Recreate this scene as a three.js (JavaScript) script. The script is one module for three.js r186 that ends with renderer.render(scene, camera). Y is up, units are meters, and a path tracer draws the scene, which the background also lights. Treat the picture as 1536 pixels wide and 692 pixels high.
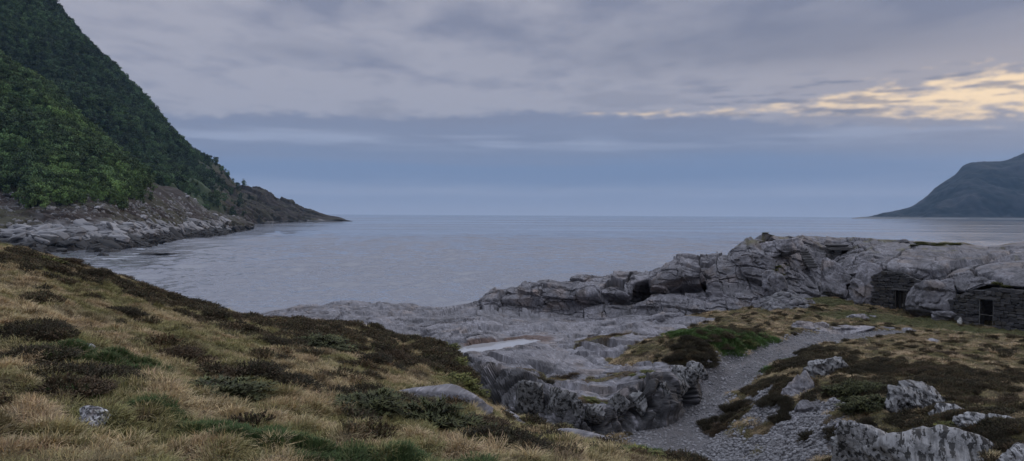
import * as THREE from 'three';
import { mergeGeometries } from 'three/addons/utils/BufferGeometryUtils.js';

// ------------------------------------------------------------------ camera, sky, sun, exposure
const scene = new THREE.Scene();
const EYE = 18;                                   // metres above the sea
const camera = new THREE.PerspectiveCamera(33.21, 1024 / 461, 0.3, 60000);
camera.position.set(0, EYE, 0);
camera.rotation.order = 'YXZ';
camera.rotation.set(-0.02086, 0, 0.0052);
camera.updateMatrixWorld(true);
scene.add(camera);
const renderer = new THREE.WebGLRenderer({ antialias: true });
renderer.toneMapping = THREE.LinearToneMapping;
const EXPOSURE = 2.35;                            // exposed for the shaded land under the evening cloud
renderer.toneMappingExposure = EXPOSURE;
renderer.shadowMap.enabled = true;
renderer.setSize(1024, 461);

const SUN_AZ = 60, SUN_EL = 11;                    // degrees: behind the bright gap in the clouds
const rad = Math.PI / 180;
const sun = new THREE.DirectionalLight(0xffe2c0, 0.5);
sun.position.set(Math.sin(SUN_AZ * rad) * Math.cos(SUN_EL * rad), Math.sin(SUN_EL * rad), -Math.cos(SUN_AZ * rad) * Math.cos(SUN_EL * rad)).multiplyScalar(120).add(new THREE.Vector3(10, 8, -45));
sun.target.position.set(10, 8, -45);
sun.castShadow = true;
sun.shadow.radius = 70;
sun.shadow.mapSize.set(2048, 2048);
Object.assign(sun.shadow.camera, { left: -90, right: 90, top: 60, bottom: -60, near: 1, far: 300 });
scene.add(sun, sun.target);

// ------------------------------------------------------------------ noise
let rs = 12345;
const rnd = () => { rs = (rs + 0x6d2b79f5) | 0; let t = Math.imul(rs ^ (rs >>> 15), 1 | rs); t = (t + Math.imul(t ^ (t >>> 7), 61 | t)) ^ t; return ((t ^ (t >>> 14)) >>> 0) / 4294967296; };
const rr = (a, b) => a + (b - a) * rnd();
const clamp = (x, a = 0, b = 1) => (x < a ? a : x > b ? b : x);
const lerp = (a, b, t) => a + (b - a) * t;
const sstep = (a, b, x) => { const t = clamp((x - a) / (b - a)); return t * t * (3 - 2 * t); };
const PERM = new Uint8Array(512);
{ const p = [...Array(256).keys()]; for (let i = 255; i > 0; i--) { const j = Math.floor(rnd() * (i + 1)); [p[i], p[j]] = [p[j], p[i]]; } for (let i = 0; i < 512; i++) PERM[i] = p[i & 255]; }
const grad = (h, x, y, z) => { h &= 15; const u = h < 8 ? x : y, v = h < 4 ? y : h === 12 || h === 14 ? x : z; return ((h & 1) ? -u : u) + ((h & 2) ? -v : v); };
function noise(x, y, z) {
  const X = Math.floor(x), Y = Math.floor(y), Z = Math.floor(z);
  x -= X; y -= Y; z -= Z;
  const u = x * x * x * (x * (x * 6 - 15) + 10), v = y * y * y * (y * (y * 6 - 15) + 10), w = z * z * z * (z * (z * 6 - 15) + 10);
  const xi = X & 255, yi = Y & 255, zi = Z & 255;
  const A = PERM[xi] + yi, AA = PERM[A & 511] + zi, AB = PERM[(A + 1) & 511] + zi, B = PERM[xi + 1] + yi, BA = PERM[B & 511] + zi, BB = PERM[(B + 1) & 511] + zi;
  return lerp(lerp(lerp(grad(PERM[AA & 511], x, y, z), grad(PERM[BA & 511], x - 1, y, z), u), lerp(grad(PERM[AB & 511], x, y - 1, z), grad(PERM[BB & 511], x - 1, y - 1, z), u), v),
    lerp(lerp(grad(PERM[(AA + 1) & 511], x, y, z - 1), grad(PERM[(BA + 1) & 511], x - 1, y, z - 1), u), lerp(grad(PERM[(AB + 1) & 511], x, y - 1, z - 1), grad(PERM[(BB + 1) & 511], x - 1, y - 1, z - 1), u), v), w);
}
function fbm(x, y, z, o = 5, g = 0.5) { let s = 0, a = 1; for (let i = 0; i < o; i++) { s += a * noise(x, y, z); x = x * 2.03 + 17.3; y = y * 2.03 + 5.1; z = z * 2.03 - 9.7; a *= g; } return s; }
const hash3 = (x, y, z, k) => { let h = Math.imul(x, 374761393) + Math.imul(y, 668265263) + Math.imul(z, 2147483647 - 1274126177) + Math.imul(k, 974634777) | 0; h = Math.imul(h ^ (h >>> 13), 1274126177); return ((h ^ (h >>> 16)) >>> 0) / 4294967296; };
const WOR = { f1: 0, f2: 0, id: 0 };
function worley(x, y, z) {
  const X = Math.floor(x), Y = Math.floor(y), Z = Math.floor(z);
  let f1 = 9, f2 = 9, id = 0;
  for (let i = -1; i <= 1; i++) for (let j = -1; j <= 1; j++) for (let k = -1; k <= 1; k++) {
    const a = X + i, b = Y + j, c = Z + k, dx = a + hash3(a, b, c, 1) - x, dy = b + hash3(a, b, c, 2) - y, dz = c + hash3(a, b, c, 3) - z, d = dx * dx + dy * dy + dz * dz;
    if (d < f1) { f2 = f1; f1 = d; id = hash3(a, b, c, 4); } else if (d < f2) f2 = d;
  }
  WOR.f1 = Math.sqrt(f1); WOR.f2 = Math.sqrt(f2); WOR.id = id;
  return WOR;
}

// ------------------------------------------------------------------ sky: one high overcast deck, a low bank over the sea, a gap with the evening light
const lin = (r, g, b) => [r, g, b].map((c) => { c /= 255; return c <= 0.04045 ? c / 12.92 : ((c + 0.055) / 1.055) ** 2.4; });
const mix3 = (a, b, t) => [lerp(a[0], b[0], t), lerp(a[1], b[1], t), lerp(a[2], b[2], t)];
const SKY = {
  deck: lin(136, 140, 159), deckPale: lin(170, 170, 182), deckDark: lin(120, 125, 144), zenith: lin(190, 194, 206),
  bank: lin(138, 145, 167), blue: lin(130, 145, 175), low: lin(160, 169, 193), streak: lin(164, 171, 192), glow: [1.25, 0.93, 0.56], glowSoft: [0.46, 0.40, 0.385],
};
function skyColour(az, el) {                       // degrees, az 0 = out to sea, positive to the right
  const e = Math.max(el, 0.02), t = Math.tan(Math.max(e, 1.2) * rad);
  const cx = Math.sin(az * rad) / t, cy = Math.cos(az * rad) / t;     // place on a flat deck overhead
  // high deck, seen in perspective, mottled in soft billows
  const big = fbm(cx * 0.55 + 3, cy * 0.34, 1.7, 4), fine = fbm(cx * 2.1 + 9, cy * 1.25, 4.2, 5, 0.55);
  let c = mix3(SKY.deck, SKY.deckPale, clamp(0.30 + 0.9 * sstep(17, 8, e) - 0.28 * sstep(7, 15, e) * sstep(-25, 20, az) + 0.45 * big + 0.85 * fine));
  c = mix3(c, SKY.deckDark, clamp(0.75 * sstep(9.2, 11.5, e) * sstep(16.5, 12, e) * Math.exp(-(((az - 22) / 16) ** 2)) + 0.35 * sstep(0.05, 0.5, -big + 0.4 * fine)));
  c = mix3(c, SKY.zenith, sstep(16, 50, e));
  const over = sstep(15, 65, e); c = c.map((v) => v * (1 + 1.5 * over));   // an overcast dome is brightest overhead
  if (e < 17) {
    const sx = az * 0.06, wob = 0.45 * noise(az * 0.11, 2.2, 0) + 0.25 * fbm(az * 0.42, 7.7, e * 0.5, 4);
    // warm cast and the broken gap low on the right
    const warm = Math.exp(-(((az - 38) / 20) ** 2)) * Math.exp(-(((e - 8.6) / 3.2) ** 2));
    c = mix3(c, SKY.glowSoft, clamp(0.75 * warm));
    const axis = 7.3 + 0.35 * sstep(12, 24, az) + 0.25 * noise(az * 0.16, 0.4, 3), half = lerp(0.42, 1.15, sstep(17, 34, az)) * sstep(4, 10, az) * (1 - 0.75 * sstep(44, 62, az));
    const tear = fbm(az * 0.42, e * 1.9, 2.9, 5, 0.6);
    const q = half > 0.01 ? (1 - Math.abs(e - axis) / half) + 1.15 * tear - lerp(0.55, -0.25, sstep(17, 31, az)) : -1;
    const gap = sstep(-0.55, 1.15, q) * lerp(0.6, 1, sstep(14, 30, az));
    c = mix3(c, SKY.glow, clamp(gap * 0.95) * sstep(3, 8, az));
    const shred = sstep(0.12, 0.5, fbm(az * 0.26 + 4, e * 2.6, 8.8, 4)) * sstep(10.2, 8.8, e) * sstep(6.4, 7.2, e) * sstep(6, 20, az);
    c = mix3(c, SKY.deckDark, 0.65 * shred);
    // low bank, its upper edge uneven
    const edge = 7.15 + wob * 0.75 + 0.35 * sstep(-8, 2, az) * sstep(14, 4, az) - 1.25 * sstep(12, 30, az) - 0.5 * sstep(-10, -30, az);
    const inBank = sstep(edge + 0.16, edge - 0.34, e + 0.28 * fbm(az * 0.8, e * 2.4, 6.1, 4));
    if (inBank > 0) {
      const layer = fbm(sx * 1.3, e * 0.95 + 11, 0.6, 4), fil = fbm(sx * 3.1 + 8, e * 3.4, 5.5, 4);
      let b = mix3(SKY.bank, SKY.deck, clamp(0.45 + layer * 0.8) * sstep(4.6, 6.4, e));
      b = mix3(b, SKY.streak, clamp(sstep(4.3, 5.2, e) * sstep(6.5, 5.5, e) * (0.28 + 1.0 * layer + 0.7 * fil)));
      b = mix3(b, SKY.blue, sstep(4.7, 3.3, e + 0.6 * layer + 0.3 * fil));
      b = mix3(b, SKY.low, sstep(3.1, 1.2, e + 0.5 * layer));
      b = mix3(b, SKY.streak, 0.42 * clamp(0.4 + 1.6 * fil + layer) * Math.exp(-(((e - 1.75 - 0.1 * layer) / 0.20) ** 2)) * sstep(-32, -6, az) * sstep(29, 22, az));
      b = mix3(b, SKY.blue, 0.30 * sstep(1.45, 1.25, e) * sstep(0.2, 1.0, e));
      b = mix3(b, SKY.glowSoft, 0.42 * Math.exp(-(((az - 40) / 15) ** 2)) * sstep(1.5, 6.5, e));
      c = mix3(c, b, inBank * lerp(1, 0.72, sstep(16, 34, az)));
    }
  }
  return c.map((v) => v / EXPOSURE);
}
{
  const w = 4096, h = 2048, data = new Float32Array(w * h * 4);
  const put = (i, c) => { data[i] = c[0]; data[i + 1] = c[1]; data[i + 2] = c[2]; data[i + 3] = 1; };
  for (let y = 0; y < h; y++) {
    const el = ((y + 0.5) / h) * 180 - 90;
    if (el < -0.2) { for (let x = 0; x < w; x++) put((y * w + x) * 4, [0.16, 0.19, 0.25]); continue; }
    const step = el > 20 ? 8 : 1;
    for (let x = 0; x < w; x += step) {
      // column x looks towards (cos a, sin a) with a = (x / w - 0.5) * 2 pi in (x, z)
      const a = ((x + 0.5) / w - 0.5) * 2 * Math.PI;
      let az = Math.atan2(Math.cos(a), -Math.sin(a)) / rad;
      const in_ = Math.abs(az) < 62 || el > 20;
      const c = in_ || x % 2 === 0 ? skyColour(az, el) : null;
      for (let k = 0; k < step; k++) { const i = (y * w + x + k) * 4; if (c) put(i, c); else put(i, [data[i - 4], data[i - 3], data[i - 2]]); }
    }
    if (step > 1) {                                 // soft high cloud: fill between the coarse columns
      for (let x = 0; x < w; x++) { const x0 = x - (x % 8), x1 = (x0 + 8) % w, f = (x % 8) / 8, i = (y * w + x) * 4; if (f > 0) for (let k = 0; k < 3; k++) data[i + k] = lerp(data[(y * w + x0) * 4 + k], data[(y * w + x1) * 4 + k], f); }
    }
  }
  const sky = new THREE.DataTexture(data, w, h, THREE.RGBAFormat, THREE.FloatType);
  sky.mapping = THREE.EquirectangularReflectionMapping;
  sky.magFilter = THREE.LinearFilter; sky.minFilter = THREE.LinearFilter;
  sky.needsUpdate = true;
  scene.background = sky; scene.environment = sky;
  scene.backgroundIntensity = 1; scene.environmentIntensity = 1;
}
// ------------------------------------------------------------------ helpers
const V = (x, y, z) => new THREE.Vector3(x, y, z);
const FOC = 1160;                                  // survey helper: a sight line from the viewpoint, met at a known distance out to sea
function W(px, py, d) { const v = V((px - 768) / FOC, -(py - 346) / FOC, -1).applyQuaternion(camera.quaternion); return v.multiplyScalar(-d / v.z).add(camera.position); }
function Wh(px, py, h) { const v = V((px - 768) / FOC, -(py - 346) / FOC, -1).applyQuaternion(camera.quaternion); return v.multiplyScalar(-h / v.y).add(camera.position); }
const used = {};
const numbered = (n) => { used[n] = (used[n] ?? -1) + 1; return used[n] ? `${n}_${String(used[n]).padStart(3, '0')}` : n; };
function tag(o, label, category, group, kind) {
  o.userData = { label };
  if (category) o.userData.category = category;
  if (group) o.userData.group = group;
  if (kind ?? category) o.userData.kind = kind ?? 'thing';
  return o;
}
const shade = (o) => { o.castShadow = true; o.receiveShadow = true; return o; };
function top(name, geo, mat) { const m = shade(new THREE.Mesh(geo, mat)); m.name = numbered(name); scene.add(m); return m; }
function group(name, p, turn = 0) { const g = new THREE.Group(); g.name = numbered(name); if (p) g.position.copy(p); g.rotation.y = turn; scene.add(g); return g; }
function part(name, geo, mat, parent) { const m = shade(new THREE.Mesh(geo, mat)); m.name = name; parent.add(m); return m; }
function geometry(pos, uv, col, idx, nor) {
  const g = new THREE.BufferGeometry();
  g.setAttribute('position', new THREE.BufferAttribute(pos instanceof Float32Array ? pos : new Float32Array(pos), 3));
  if (uv) g.setAttribute('uv', new THREE.BufferAttribute(uv instanceof Float32Array ? uv : new Float32Array(uv), 2));
  if (col) g.setAttribute('color', new THREE.BufferAttribute(col instanceof Float32Array ? col : new Float32Array(col), 3));
  if (idx) g.setIndex(new THREE.BufferAttribute(idx instanceof Uint32Array ? idx : new Uint32Array(idx), 1));
  if (nor) g.setAttribute('normal', new THREE.BufferAttribute(nor, 3)); else g.computeVertexNormals();
  return g;
}
// A regular sheet of nu x nv points: base shape, then displaced along its normals.
function sheet(nu, nv, at, disp, colour, { lift } = {}) {
  const n = nu * nv, P = new Float32Array(n * 3), p = V();
  for (let i = 0; i < nu; i++) for (let j = 0; j < nv; j++) { at(i, j, p); p.toArray(P, (i * nv + j) * 3); }
  const idx = new Uint32Array((nu - 1) * (nv - 1) * 6);
  let q = 0;
  for (let i = 0; i < nu - 1; i++) for (let j = 0; j < nv - 1; j++) { const a = i * nv + j, b = a + nv; idx[q++] = a; idx[q++] = b; idx[q++] = a + 1; idx[q++] = b; idx[q++] = b + 1; idx[q++] = a + 1; }
  const base = geometry(P, null, null, idx), N = base.attributes.normal.array;
  const D = new Float32Array(P), col = new Float32Array(n * 3), uv = new Float32Array(n * 2), nn = V();
  for (let k = 0; k < n; k++) {
    p.fromArray(P, k * 3); nn.fromArray(N, k * 3);
    const i = (k / nv) | 0, j = k % nv, d = disp ? disp(p, nn, i, j) : 0;
    if (lift) p.y += d; else p.addScaledVector(nn, d);
    p.toArray(D, k * 3);
  }
  for (let i = 0; i < nu; i++) { let s = 0; for (let j = 0; j < nv; j++) { const k = i * nv + j; if (j) s += Math.hypot(P[k * 3] - P[k * 3 - 3], P[k * 3 + 1] - P[k * 3 - 2], P[k * 3 + 2] - P[k * 3 - 1]); uv[k * 2 + 1] = s; } }
  for (let j = 0; j < nv; j++) { let s = 0; for (let i = 0; i < nu; i++) { const k = i * nv + j, m = nv * 3; if (i) s += Math.hypot(P[k * 3] - P[k * 3 - m], P[k * 3 + 1] - P[k * 3 + 1 - m], P[k * 3 + 2] - P[k * 3 + 2 - m]); uv[k * 2] = s; } }
  const g = geometry(D, uv, null, idx), M = g.attributes.normal.array;
  if (colour) { for (let k = 0; k < n; k++) { p.fromArray(D, k * 3); nn.fromArray(M, k * 3); const c = colour(p, nn, (k / nv) | 0, k % nv); col[k * 3] = c[0]; col[k * 3 + 1] = c[1]; col[k * 3 + 2] = c[2]; } g.setAttribute('color', new THREE.BufferAttribute(col, 3)); }
  g.userData = { nu, nv };
  return g;
}
const herm = (p0, p1, p2, p3, t, k) => { const t2 = t * t, t3 = t2 * t, m1 = (p2 - p0) * k, m2 = (p3 - p1) * k; return (2 * t3 - 3 * t2 + 1) * p1 + (t3 - 2 * t2 + t) * m1 + (-2 * t3 + 3 * t2) * p2 + (t3 - t2) * m2; };
// A surface through surveyed profiles: stations[s][k] are points; segs[k] rows between profile points k and k + 1.
function loft(stations, segs, nu, disp, colour, { ku = 0.42, kv = 0.38 } = {}) {
  const S = stations.length, K = stations[0].length, len = [0];
  for (let s = 1; s < S; s++) { let d = 0; for (let k = 1; k < K - 1; k++) d += stations[s][k].distanceTo(stations[s - 1][k]); len.push(len[s - 1] + Math.max(d, 0.1)); }
  const rows = [];
  segs.slice(0, K - 1).forEach((m, k) => { for (let i = 0; i < m; i++) rows.push(k + i / m); });
  rows.push(K - 1);
  const nv = rows.length, us = [];
  for (let i = 0; i < nu; i++) { const L = (i / (nu - 1)) * len[S - 1]; let s = 0; while (s < S - 2 && len[s + 1] <= L) s++; us.push(s + (L - len[s]) / (len[s + 1] - len[s])); }
  const C = [];
  for (let i = 0; i < nu; i++) {
    const s = Math.min(S - 2, Math.floor(us[i])), t = us[i] - s, a = stations[Math.max(0, s - 1)], b = stations[s], c = stations[s + 1], d = stations[Math.min(S - 1, s + 2)];
    C.push(b.map((_, k) => V(herm(a[k].x, b[k].x, c[k].x, d[k].x, t, ku), herm(a[k].y, b[k].y, c[k].y, d[k].y, t, ku), herm(a[k].z, b[k].z, c[k].z, d[k].z, t, ku))));
  }
  const at = (i, j, p) => {
    const col = C[i], k = Math.min(K - 2, Math.floor(rows[j])), t = rows[j] - k, a = col[Math.max(0, k - 1)], b = col[k], c = col[k + 1], d = col[Math.min(K - 1, k + 2)];
    return p.set(herm(a.x, b.x, c.x, d.x, t, kv), herm(a.y, b.y, c.y, d.y, t, kv), herm(a.z, b.z, c.z, d.z, t, kv));
  };
  const g = sheet(nu, nv, at, disp && ((p, n, i, j) => disp(p, n, us[i], rows[j])), colour && ((p, n, i, j) => colour(p, n, us[i], rows[j])));
  g.userData = { nu, nv, us, rows };
  return g;
}
const line = (px, pts) => pts.map(([py, d, x]) => W(x ?? px, py, d));
// thin-plate surface through scattered points [x, y, z] -> y(x, z)
function plate(pts, soft = 0) {
  const n = pts.length, m = n + 3, A = Array.from({ length: m }, () => new Float64Array(m + 1)), U = (r2) => (r2 > 1e-9 ? r2 * Math.log(r2) : 0);
  for (let i = 0; i < n; i++) {
    for (let j = 0; j < n; j++) A[i][j] = U((pts[i].x - pts[j].x) ** 2 + (pts[i].z - pts[j].z) ** 2) + (i === j ? soft : 0);
    A[i][n] = A[n][i] = 1; A[i][n + 1] = A[n + 1][i] = pts[i].x; A[i][n + 2] = A[n + 2][i] = pts[i].z; A[i][m] = pts[i].y;
  }
  for (let c = 0; c < m; c++) {
    let b = c; for (let r = c + 1; r < m; r++) if (Math.abs(A[r][c]) > Math.abs(A[b][c])) b = r;
    [A[c], A[b]] = [A[b], A[c]];
    for (let r = 0; r < m; r++) if (r !== c) { const f = A[r][c] / A[c][c]; if (f) for (let k = c; k <= m; k++) A[r][k] -= f * A[c][k]; }
  }
  const w = A.map((r, i) => r[m] / r[i]);
  return (x, z) => { let y = w[n] + w[n + 1] * x + w[n + 2] * z; for (let i = 0; i < n; i++) y += w[i] * U((pts[i].x - x) ** 2 + (pts[i].z - z) ** 2); return y; };
}
// where a sight line first meets a built sheet (nearest point of it), used to set plants and stones on the ground
const pv = V();
function project(p) { pv.copy(p).sub(camera.position).applyQuaternion(camera.quaternion.clone().invert()); return [768 - (pv.x / pv.z) * FOC, 346 + (pv.y / pv.z) * FOC, -pv.z]; }
function seen(g) {                                 // cache of sight-line coordinates of a sheet's points
  if (!g.userData.seen) { const P = g.attributes.position.array, n = P.length / 3, a = new Float32Array(n * 3), p = V(); const qi = camera.quaternion.clone().invert(); for (let i = 0; i < n; i++) { p.fromArray(P, i * 3).sub(camera.position).applyQuaternion(qi); const z = Math.min(p.z, -0.05); a[i * 3] = 768 - (p.x / z) * FOC; a[i * 3 + 1] = 346 + (p.y / z) * FOC; a[i * 3 + 2] = -z; } g.userData.seen = a; }
  return g.userData.seen;
}
function on(g, px, py) {
  const a = seen(g), P = g.attributes.position.array; let best = 1e9, at = 0, bd = 1e9;
  for (let i = 0; i < a.length / 3; i++) { const e = Math.hypot(a[i * 3] - px, a[i * 3 + 1] - py), s = e + a[i * 3 + 2] * 0.02; if (s < best) { best = s; at = i; bd = e; } }
  return V().fromArray(P, at * 3);
}
// random places on a sheet, chosen by a weight at its points
function scatter(g, count, weight) {
  const P = g.attributes.position.array, N = g.attributes.normal.array, I = g.index.array, acc = [], tri = [], a = V(), b = V(), c = V();
  const wt = new Float32Array(P.length / 3), p = V(), nn = V();
  for (let i = 0; i < wt.length; i++) wt[i] = Math.max(0, weight(p.fromArray(P, i * 3), nn.fromArray(N, i * 3)));
  let s = 0;
  for (let t = 0; t < I.length; t += 3) {
    const w = wt[I[t]] + wt[I[t + 1]] + wt[I[t + 2]];
    if (w <= 0) continue;
    a.fromArray(P, I[t] * 3); b.fromArray(P, I[t + 1] * 3).sub(a); c.fromArray(P, I[t + 2] * 3).sub(a);
    s += w * b.cross(c).length(); acc.push(s); tri.push(t);
  }
  const out = [];
  for (let k = 0; k < count && acc.length; k++) {
    const r = rnd() * s; let lo = 0, hi = acc.length - 1;
    while (lo < hi) { const m = (lo + hi) >> 1; if (acc[m] < r) lo = m + 1; else hi = m; }
    let u = rnd(), v = rnd(); if (u + v > 1) { u = 1 - u; v = 1 - v; }
    const t = tri[lo], q = V(), n = V(), w = [1 - u - v, u, v];
    for (let i = 0; i < 3; i++) { q.addScaledVector(a.fromArray(P, I[t + i] * 3), w[i]); n.addScaledVector(a.fromArray(N, I[t + i] * 3), w[i]); }
    out.push([q, n.normalize()]);
  }
  return out;
}
function many(name, geo, mat, places, label, category) {  // uncountable ground cover: one object
  const m = new THREE.InstancedMesh(geo, mat, places.length);
  places.forEach(([mx, c], i) => { m.setMatrixAt(i, mx); if (c) m.setColorAt(i, new THREE.Color().setRGB(c[0], c[1], c[2])); });
  m.name = numbered(name); shade(m); scene.add(m);
  return tag(m, label, category, null, 'stuff');
}
const UP = V(0, 1, 0), _q = new THREE.Quaternion(), _q2 = new THREE.Quaternion();
function pose(p, n, yaw, s, lean = 0.6, sy = s) {    // matrix: stand on p, follow the slope partly
  _q.setFromUnitVectors(UP, V().copy(UP).lerp(n, lean).normalize()); _q2.setFromAxisAngle(UP, yaw);
  return new THREE.Matrix4().compose(p, _q.clone().multiply(_q2), V(s, sy, s));
}

// ------------------------------------------------------------------ textures: grain, fine relief and wear only
function tex(n, fn, srgb, rep) {
  const d = new Uint8Array(n * n * 4);
  for (let y = 0; y < n; y++) for (let x = 0; x < n; x++) { const c = fn(x / n, y / n), i = (y * n + x) * 4; for (let k = 0; k < 3; k++) d[i + k] = clamp(c[k] ?? c[0]) * 255; d[i + 3] = 255; }
  const t = new THREE.DataTexture(d, n, n);
  t.wrapS = t.wrapT = THREE.RepeatWrapping; t.magFilter = THREE.LinearFilter; t.minFilter = THREE.LinearMipmapLinearFilter;
  if (srgb) t.colorSpace = THREE.SRGBColorSpace;
  t.repeat.set(rep, rep); t.needsUpdate = true;
  return t;
}
// noise that repeats after one unit of u and v: wrapped by cross-fading
function tile(f) { return (u, v) => { const a = f(u, v), b = f(u - 1, v), c = f(u, v - 1), d = f(u - 1, v - 1), s = sstep(0.75, 1, u), t = sstep(0.75, 1, v); return lerp(lerp(a, b, s), lerp(c, d, s), t); }; }
const rockFine = tile((u, v) => fbm(u * 26, v * 26, 3.3, 5, 0.62)), rockMid = tile((u, v) => fbm(u * 6, v * 9, 8.1, 4)), speck = tile((u, v) => noise(u * 90, v * 90, 1.5));
const crackT = tile((u, v) => { worley(u * 7 + 0.5 * fbm(u * 9, v * 9, 2, 3), v * 9 + 0.5 * fbm(u * 9, v * 9, 6, 3), 0.5); return sstep(0.0, 0.05, WOR.f2 - WOR.f1); });
const T = {};
T.rock = tex(1024, (u, v) => { const f = rockFine(u, v), m = rockMid(u, v), s = speck(u, v), b = 0.80 + 0.17 * f + 0.11 * m + (s > 0.42 ? 0.13 : s < -0.45 ? -0.16 : 0); return [b, b, b * 1.005]; }, true, 1 / 5);
T.rockBump = tex(1024, (u, v) => [0.55 + 0.30 * rockFine(u, v) + 0.18 * rockMid(u, v) - 0.22 * (1 - crackT(u, v))], false, 1 / 5);
const lichA = tile((u, v) => fbm(u * 13, v * 13, 1.2, 5, 0.66)), lichB = tile((u, v) => fbm(u * 15 + 40, v * 15, 7.2, 5, 0.66));
function lichenTex(white, black) {                  // crust lichens: pale and black blotches with crisp outlines
  return tex(1024, (u, v) => { let b = 0.53 + 0.13 * rockFine(u, v); b = lerp(b, 0.68 + 0.08 * rockFine(u, v), white * sstep(0.02, 0.14, lichA(u, v))); b = lerp(b, 0.20 + 0.06 * rockFine(u, v), sstep(black, black + 0.05, lichB(u, v))); return [b, b * 1.005, b * 1.02]; }, true, 1 / 3.2);
}
T.lichenMixed = lichenTex(0.9, 0.30); T.lichenDark = lichenTex(0.6, 0.14);
const turfN = tile((u, v) => fbm(u * 40, v * 40, 5.5, 5, 0.65));
T.turf = tex(512, (u, v) => { const f = turfN(u, v); return [0.72 + 0.3 * f, 0.72 + 0.28 * f, 0.70 + 0.24 * f]; }, true, 1 / 2.2);
T.turfBump = tex(512, (u, v) => [0.5 + 0.45 * turfN(u, v)], false, 1 / 2.2);
const grav = tile((u, v) => { worley(u * 44, v * 44, 0.5); return WOR.f1 < 0.42 ? 0.45 + 0.55 * WOR.id : 0.30 + 0.2 * WOR.id; });
T.gravel = tex(1024, (u, v) => { const g = grav(u, v), f = rockFine(u, v); const b = 0.52 + 0.40 * g + 0.10 * f; return [b, b * 0.995, b * 0.99]; }, true, 1 / 2.6);
T.gravelBump = tex(1024, (u, v) => { worley(u * 44, v * 44, 0.5); return [clamp(1 - WOR.f1 * 1.25) * 0.9 + 0.06 * rockFine(u, v)]; }, false, 1 / 2.6);
{ // wind ripples: waves whose lengths divide the tile
  const ws = []; for (let i = 0; i < 90; i++) { const k = 3 + Math.floor(rnd() ** 1.6 * 40), a = rr(-1.15, 1.15); ws.push([Math.round(k * Math.sin(a)), Math.round(k * Math.cos(a)), rnd() * 6.283, 1 / Math.pow(k, 0.85)]); }
  const N = 512, H = new Float32Array(N * N); let lo = 1e9, hi = -1e9;
  for (let y = 0; y < N; y++) for (let x = 0; x < N; x++) { let s = 0; for (const w of ws) s += w[3] * Math.sin(6.2832 * (w[0] * x + w[1] * y) / N + w[2]); H[y * N + x] = s; lo = Math.min(lo, s); hi = Math.max(hi, s); }
  T.ripple = tex(N, (u, v) => [(H[Math.round(v * N) * N + Math.round(u * N)] - lo) / (hi - lo)], false, 1 / 26);
}
const roughT = tile((u, v) => fbm(u * 5, v * 9, 4.4, 4));
T.wind = tex(256, (u, v) => [1, clamp(0.5 + 0.55 * roughT(u, v)), 1], false, 1);

const std = (o) => new THREE.MeshStandardMaterial({ roughness: 0.9, metalness: 0, ...o });
const M = {
  rock: std({ vertexColors: true, map: T.rock, bumpMap: T.rockBump, bumpScale: 0.05, roughness: 0.82 }),
  lichenMixed: std({ vertexColors: true, map: T.lichenMixed, bumpMap: T.rockBump, bumpScale: 0.05, roughness: 0.9 }),
  lichenDark: std({ vertexColors: true, map: T.lichenDark, bumpMap: T.rockBump, bumpScale: 0.05, roughness: 0.9 }),
  turf: std({ vertexColors: true, map: T.turf, bumpMap: T.turfBump, bumpScale: 0.05, roughness: 1 }),
  gravel: std({ vertexColors: true, map: T.gravel, bumpMap: T.gravelBump, bumpScale: 0.05, roughness: 0.95 }),
  farRock: std({ vertexColors: true, roughness: 1 }),
  stone: std({ vertexColors: true, roughness: 0.88 }),
  blade: std({ vertexColors: true, roughness: 0.85, side: THREE.DoubleSide }),
  twig: std({ vertexColors: true, roughness: 0.9, side: THREE.DoubleSide }),
  leaf: std({ vertexColors: true, roughness: 0.9, side: THREE.DoubleSide }),
};
// ------------------------------------------------------------------ rock relief and colour
// Three sets of joints cut the rock into blocks that stand a little proud of each other; many joints die out.
const JN = [[0.86, 0.30, 0.41], [-0.42, 0.22, 0.88], [0.18, 0.93, -0.25]];
function joints(p, S, block, crack, width) {
  const w1 = 0.55 * noise(p.x / S * 0.55, p.y / S * 0.55, p.z / S * 0.55 + 7) + 0.10 * noise(p.x / S * 2.6, p.y / S * 2.6, p.z / S * 2.6), w2 = 0.55 * noise(p.x / S * 0.5 + 11, p.y / S * 0.5, p.z / S * 0.5) + 0.10 * noise(p.x / S * 2.4, p.y / S * 2.4 + 9, p.z / S * 2.4);
  let d = 0; const id = [0, 0, 0], fr = [0, 0, 0];
  for (let k = 0; k < 3; k++) {
    const n = JN[k], sp = S * (k === 0 ? 1.15 : k === 1 ? 1.6 : 0.62), q = (p.x * n[0] + p.y * n[1] + p.z * n[2]) / sp + (k === 1 ? w2 : w1) + 0.3 * Math.sin(1.7 * (p.x * n[0] + p.y * n[1] + p.z * n[2]) / sp + k), c = Math.floor(q), f = q - c, e = Math.min(f, 1 - f) * sp;
    id[k] = c; fr[k] = f - 0.5;
    const gate = sstep(-0.05, 0.35, noise(p.x / S * 0.5 + k * 17, p.y / S * 0.5, p.z / S * 0.5 + c * 3.7));
    d -= crack * gate * (1 - sstep(0, width * (0.5 + hash3(c, k, 2, 5)), e));
  }
  const h = (k) => hash3(id[0], id[1], id[2], k) - 0.5;              // every block has its own height and tilt
  return d + block * (h(9) + 0.9 * (fr[0] * h(10) + fr[1] * h(11) + fr[2] * h(12)));
}
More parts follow.
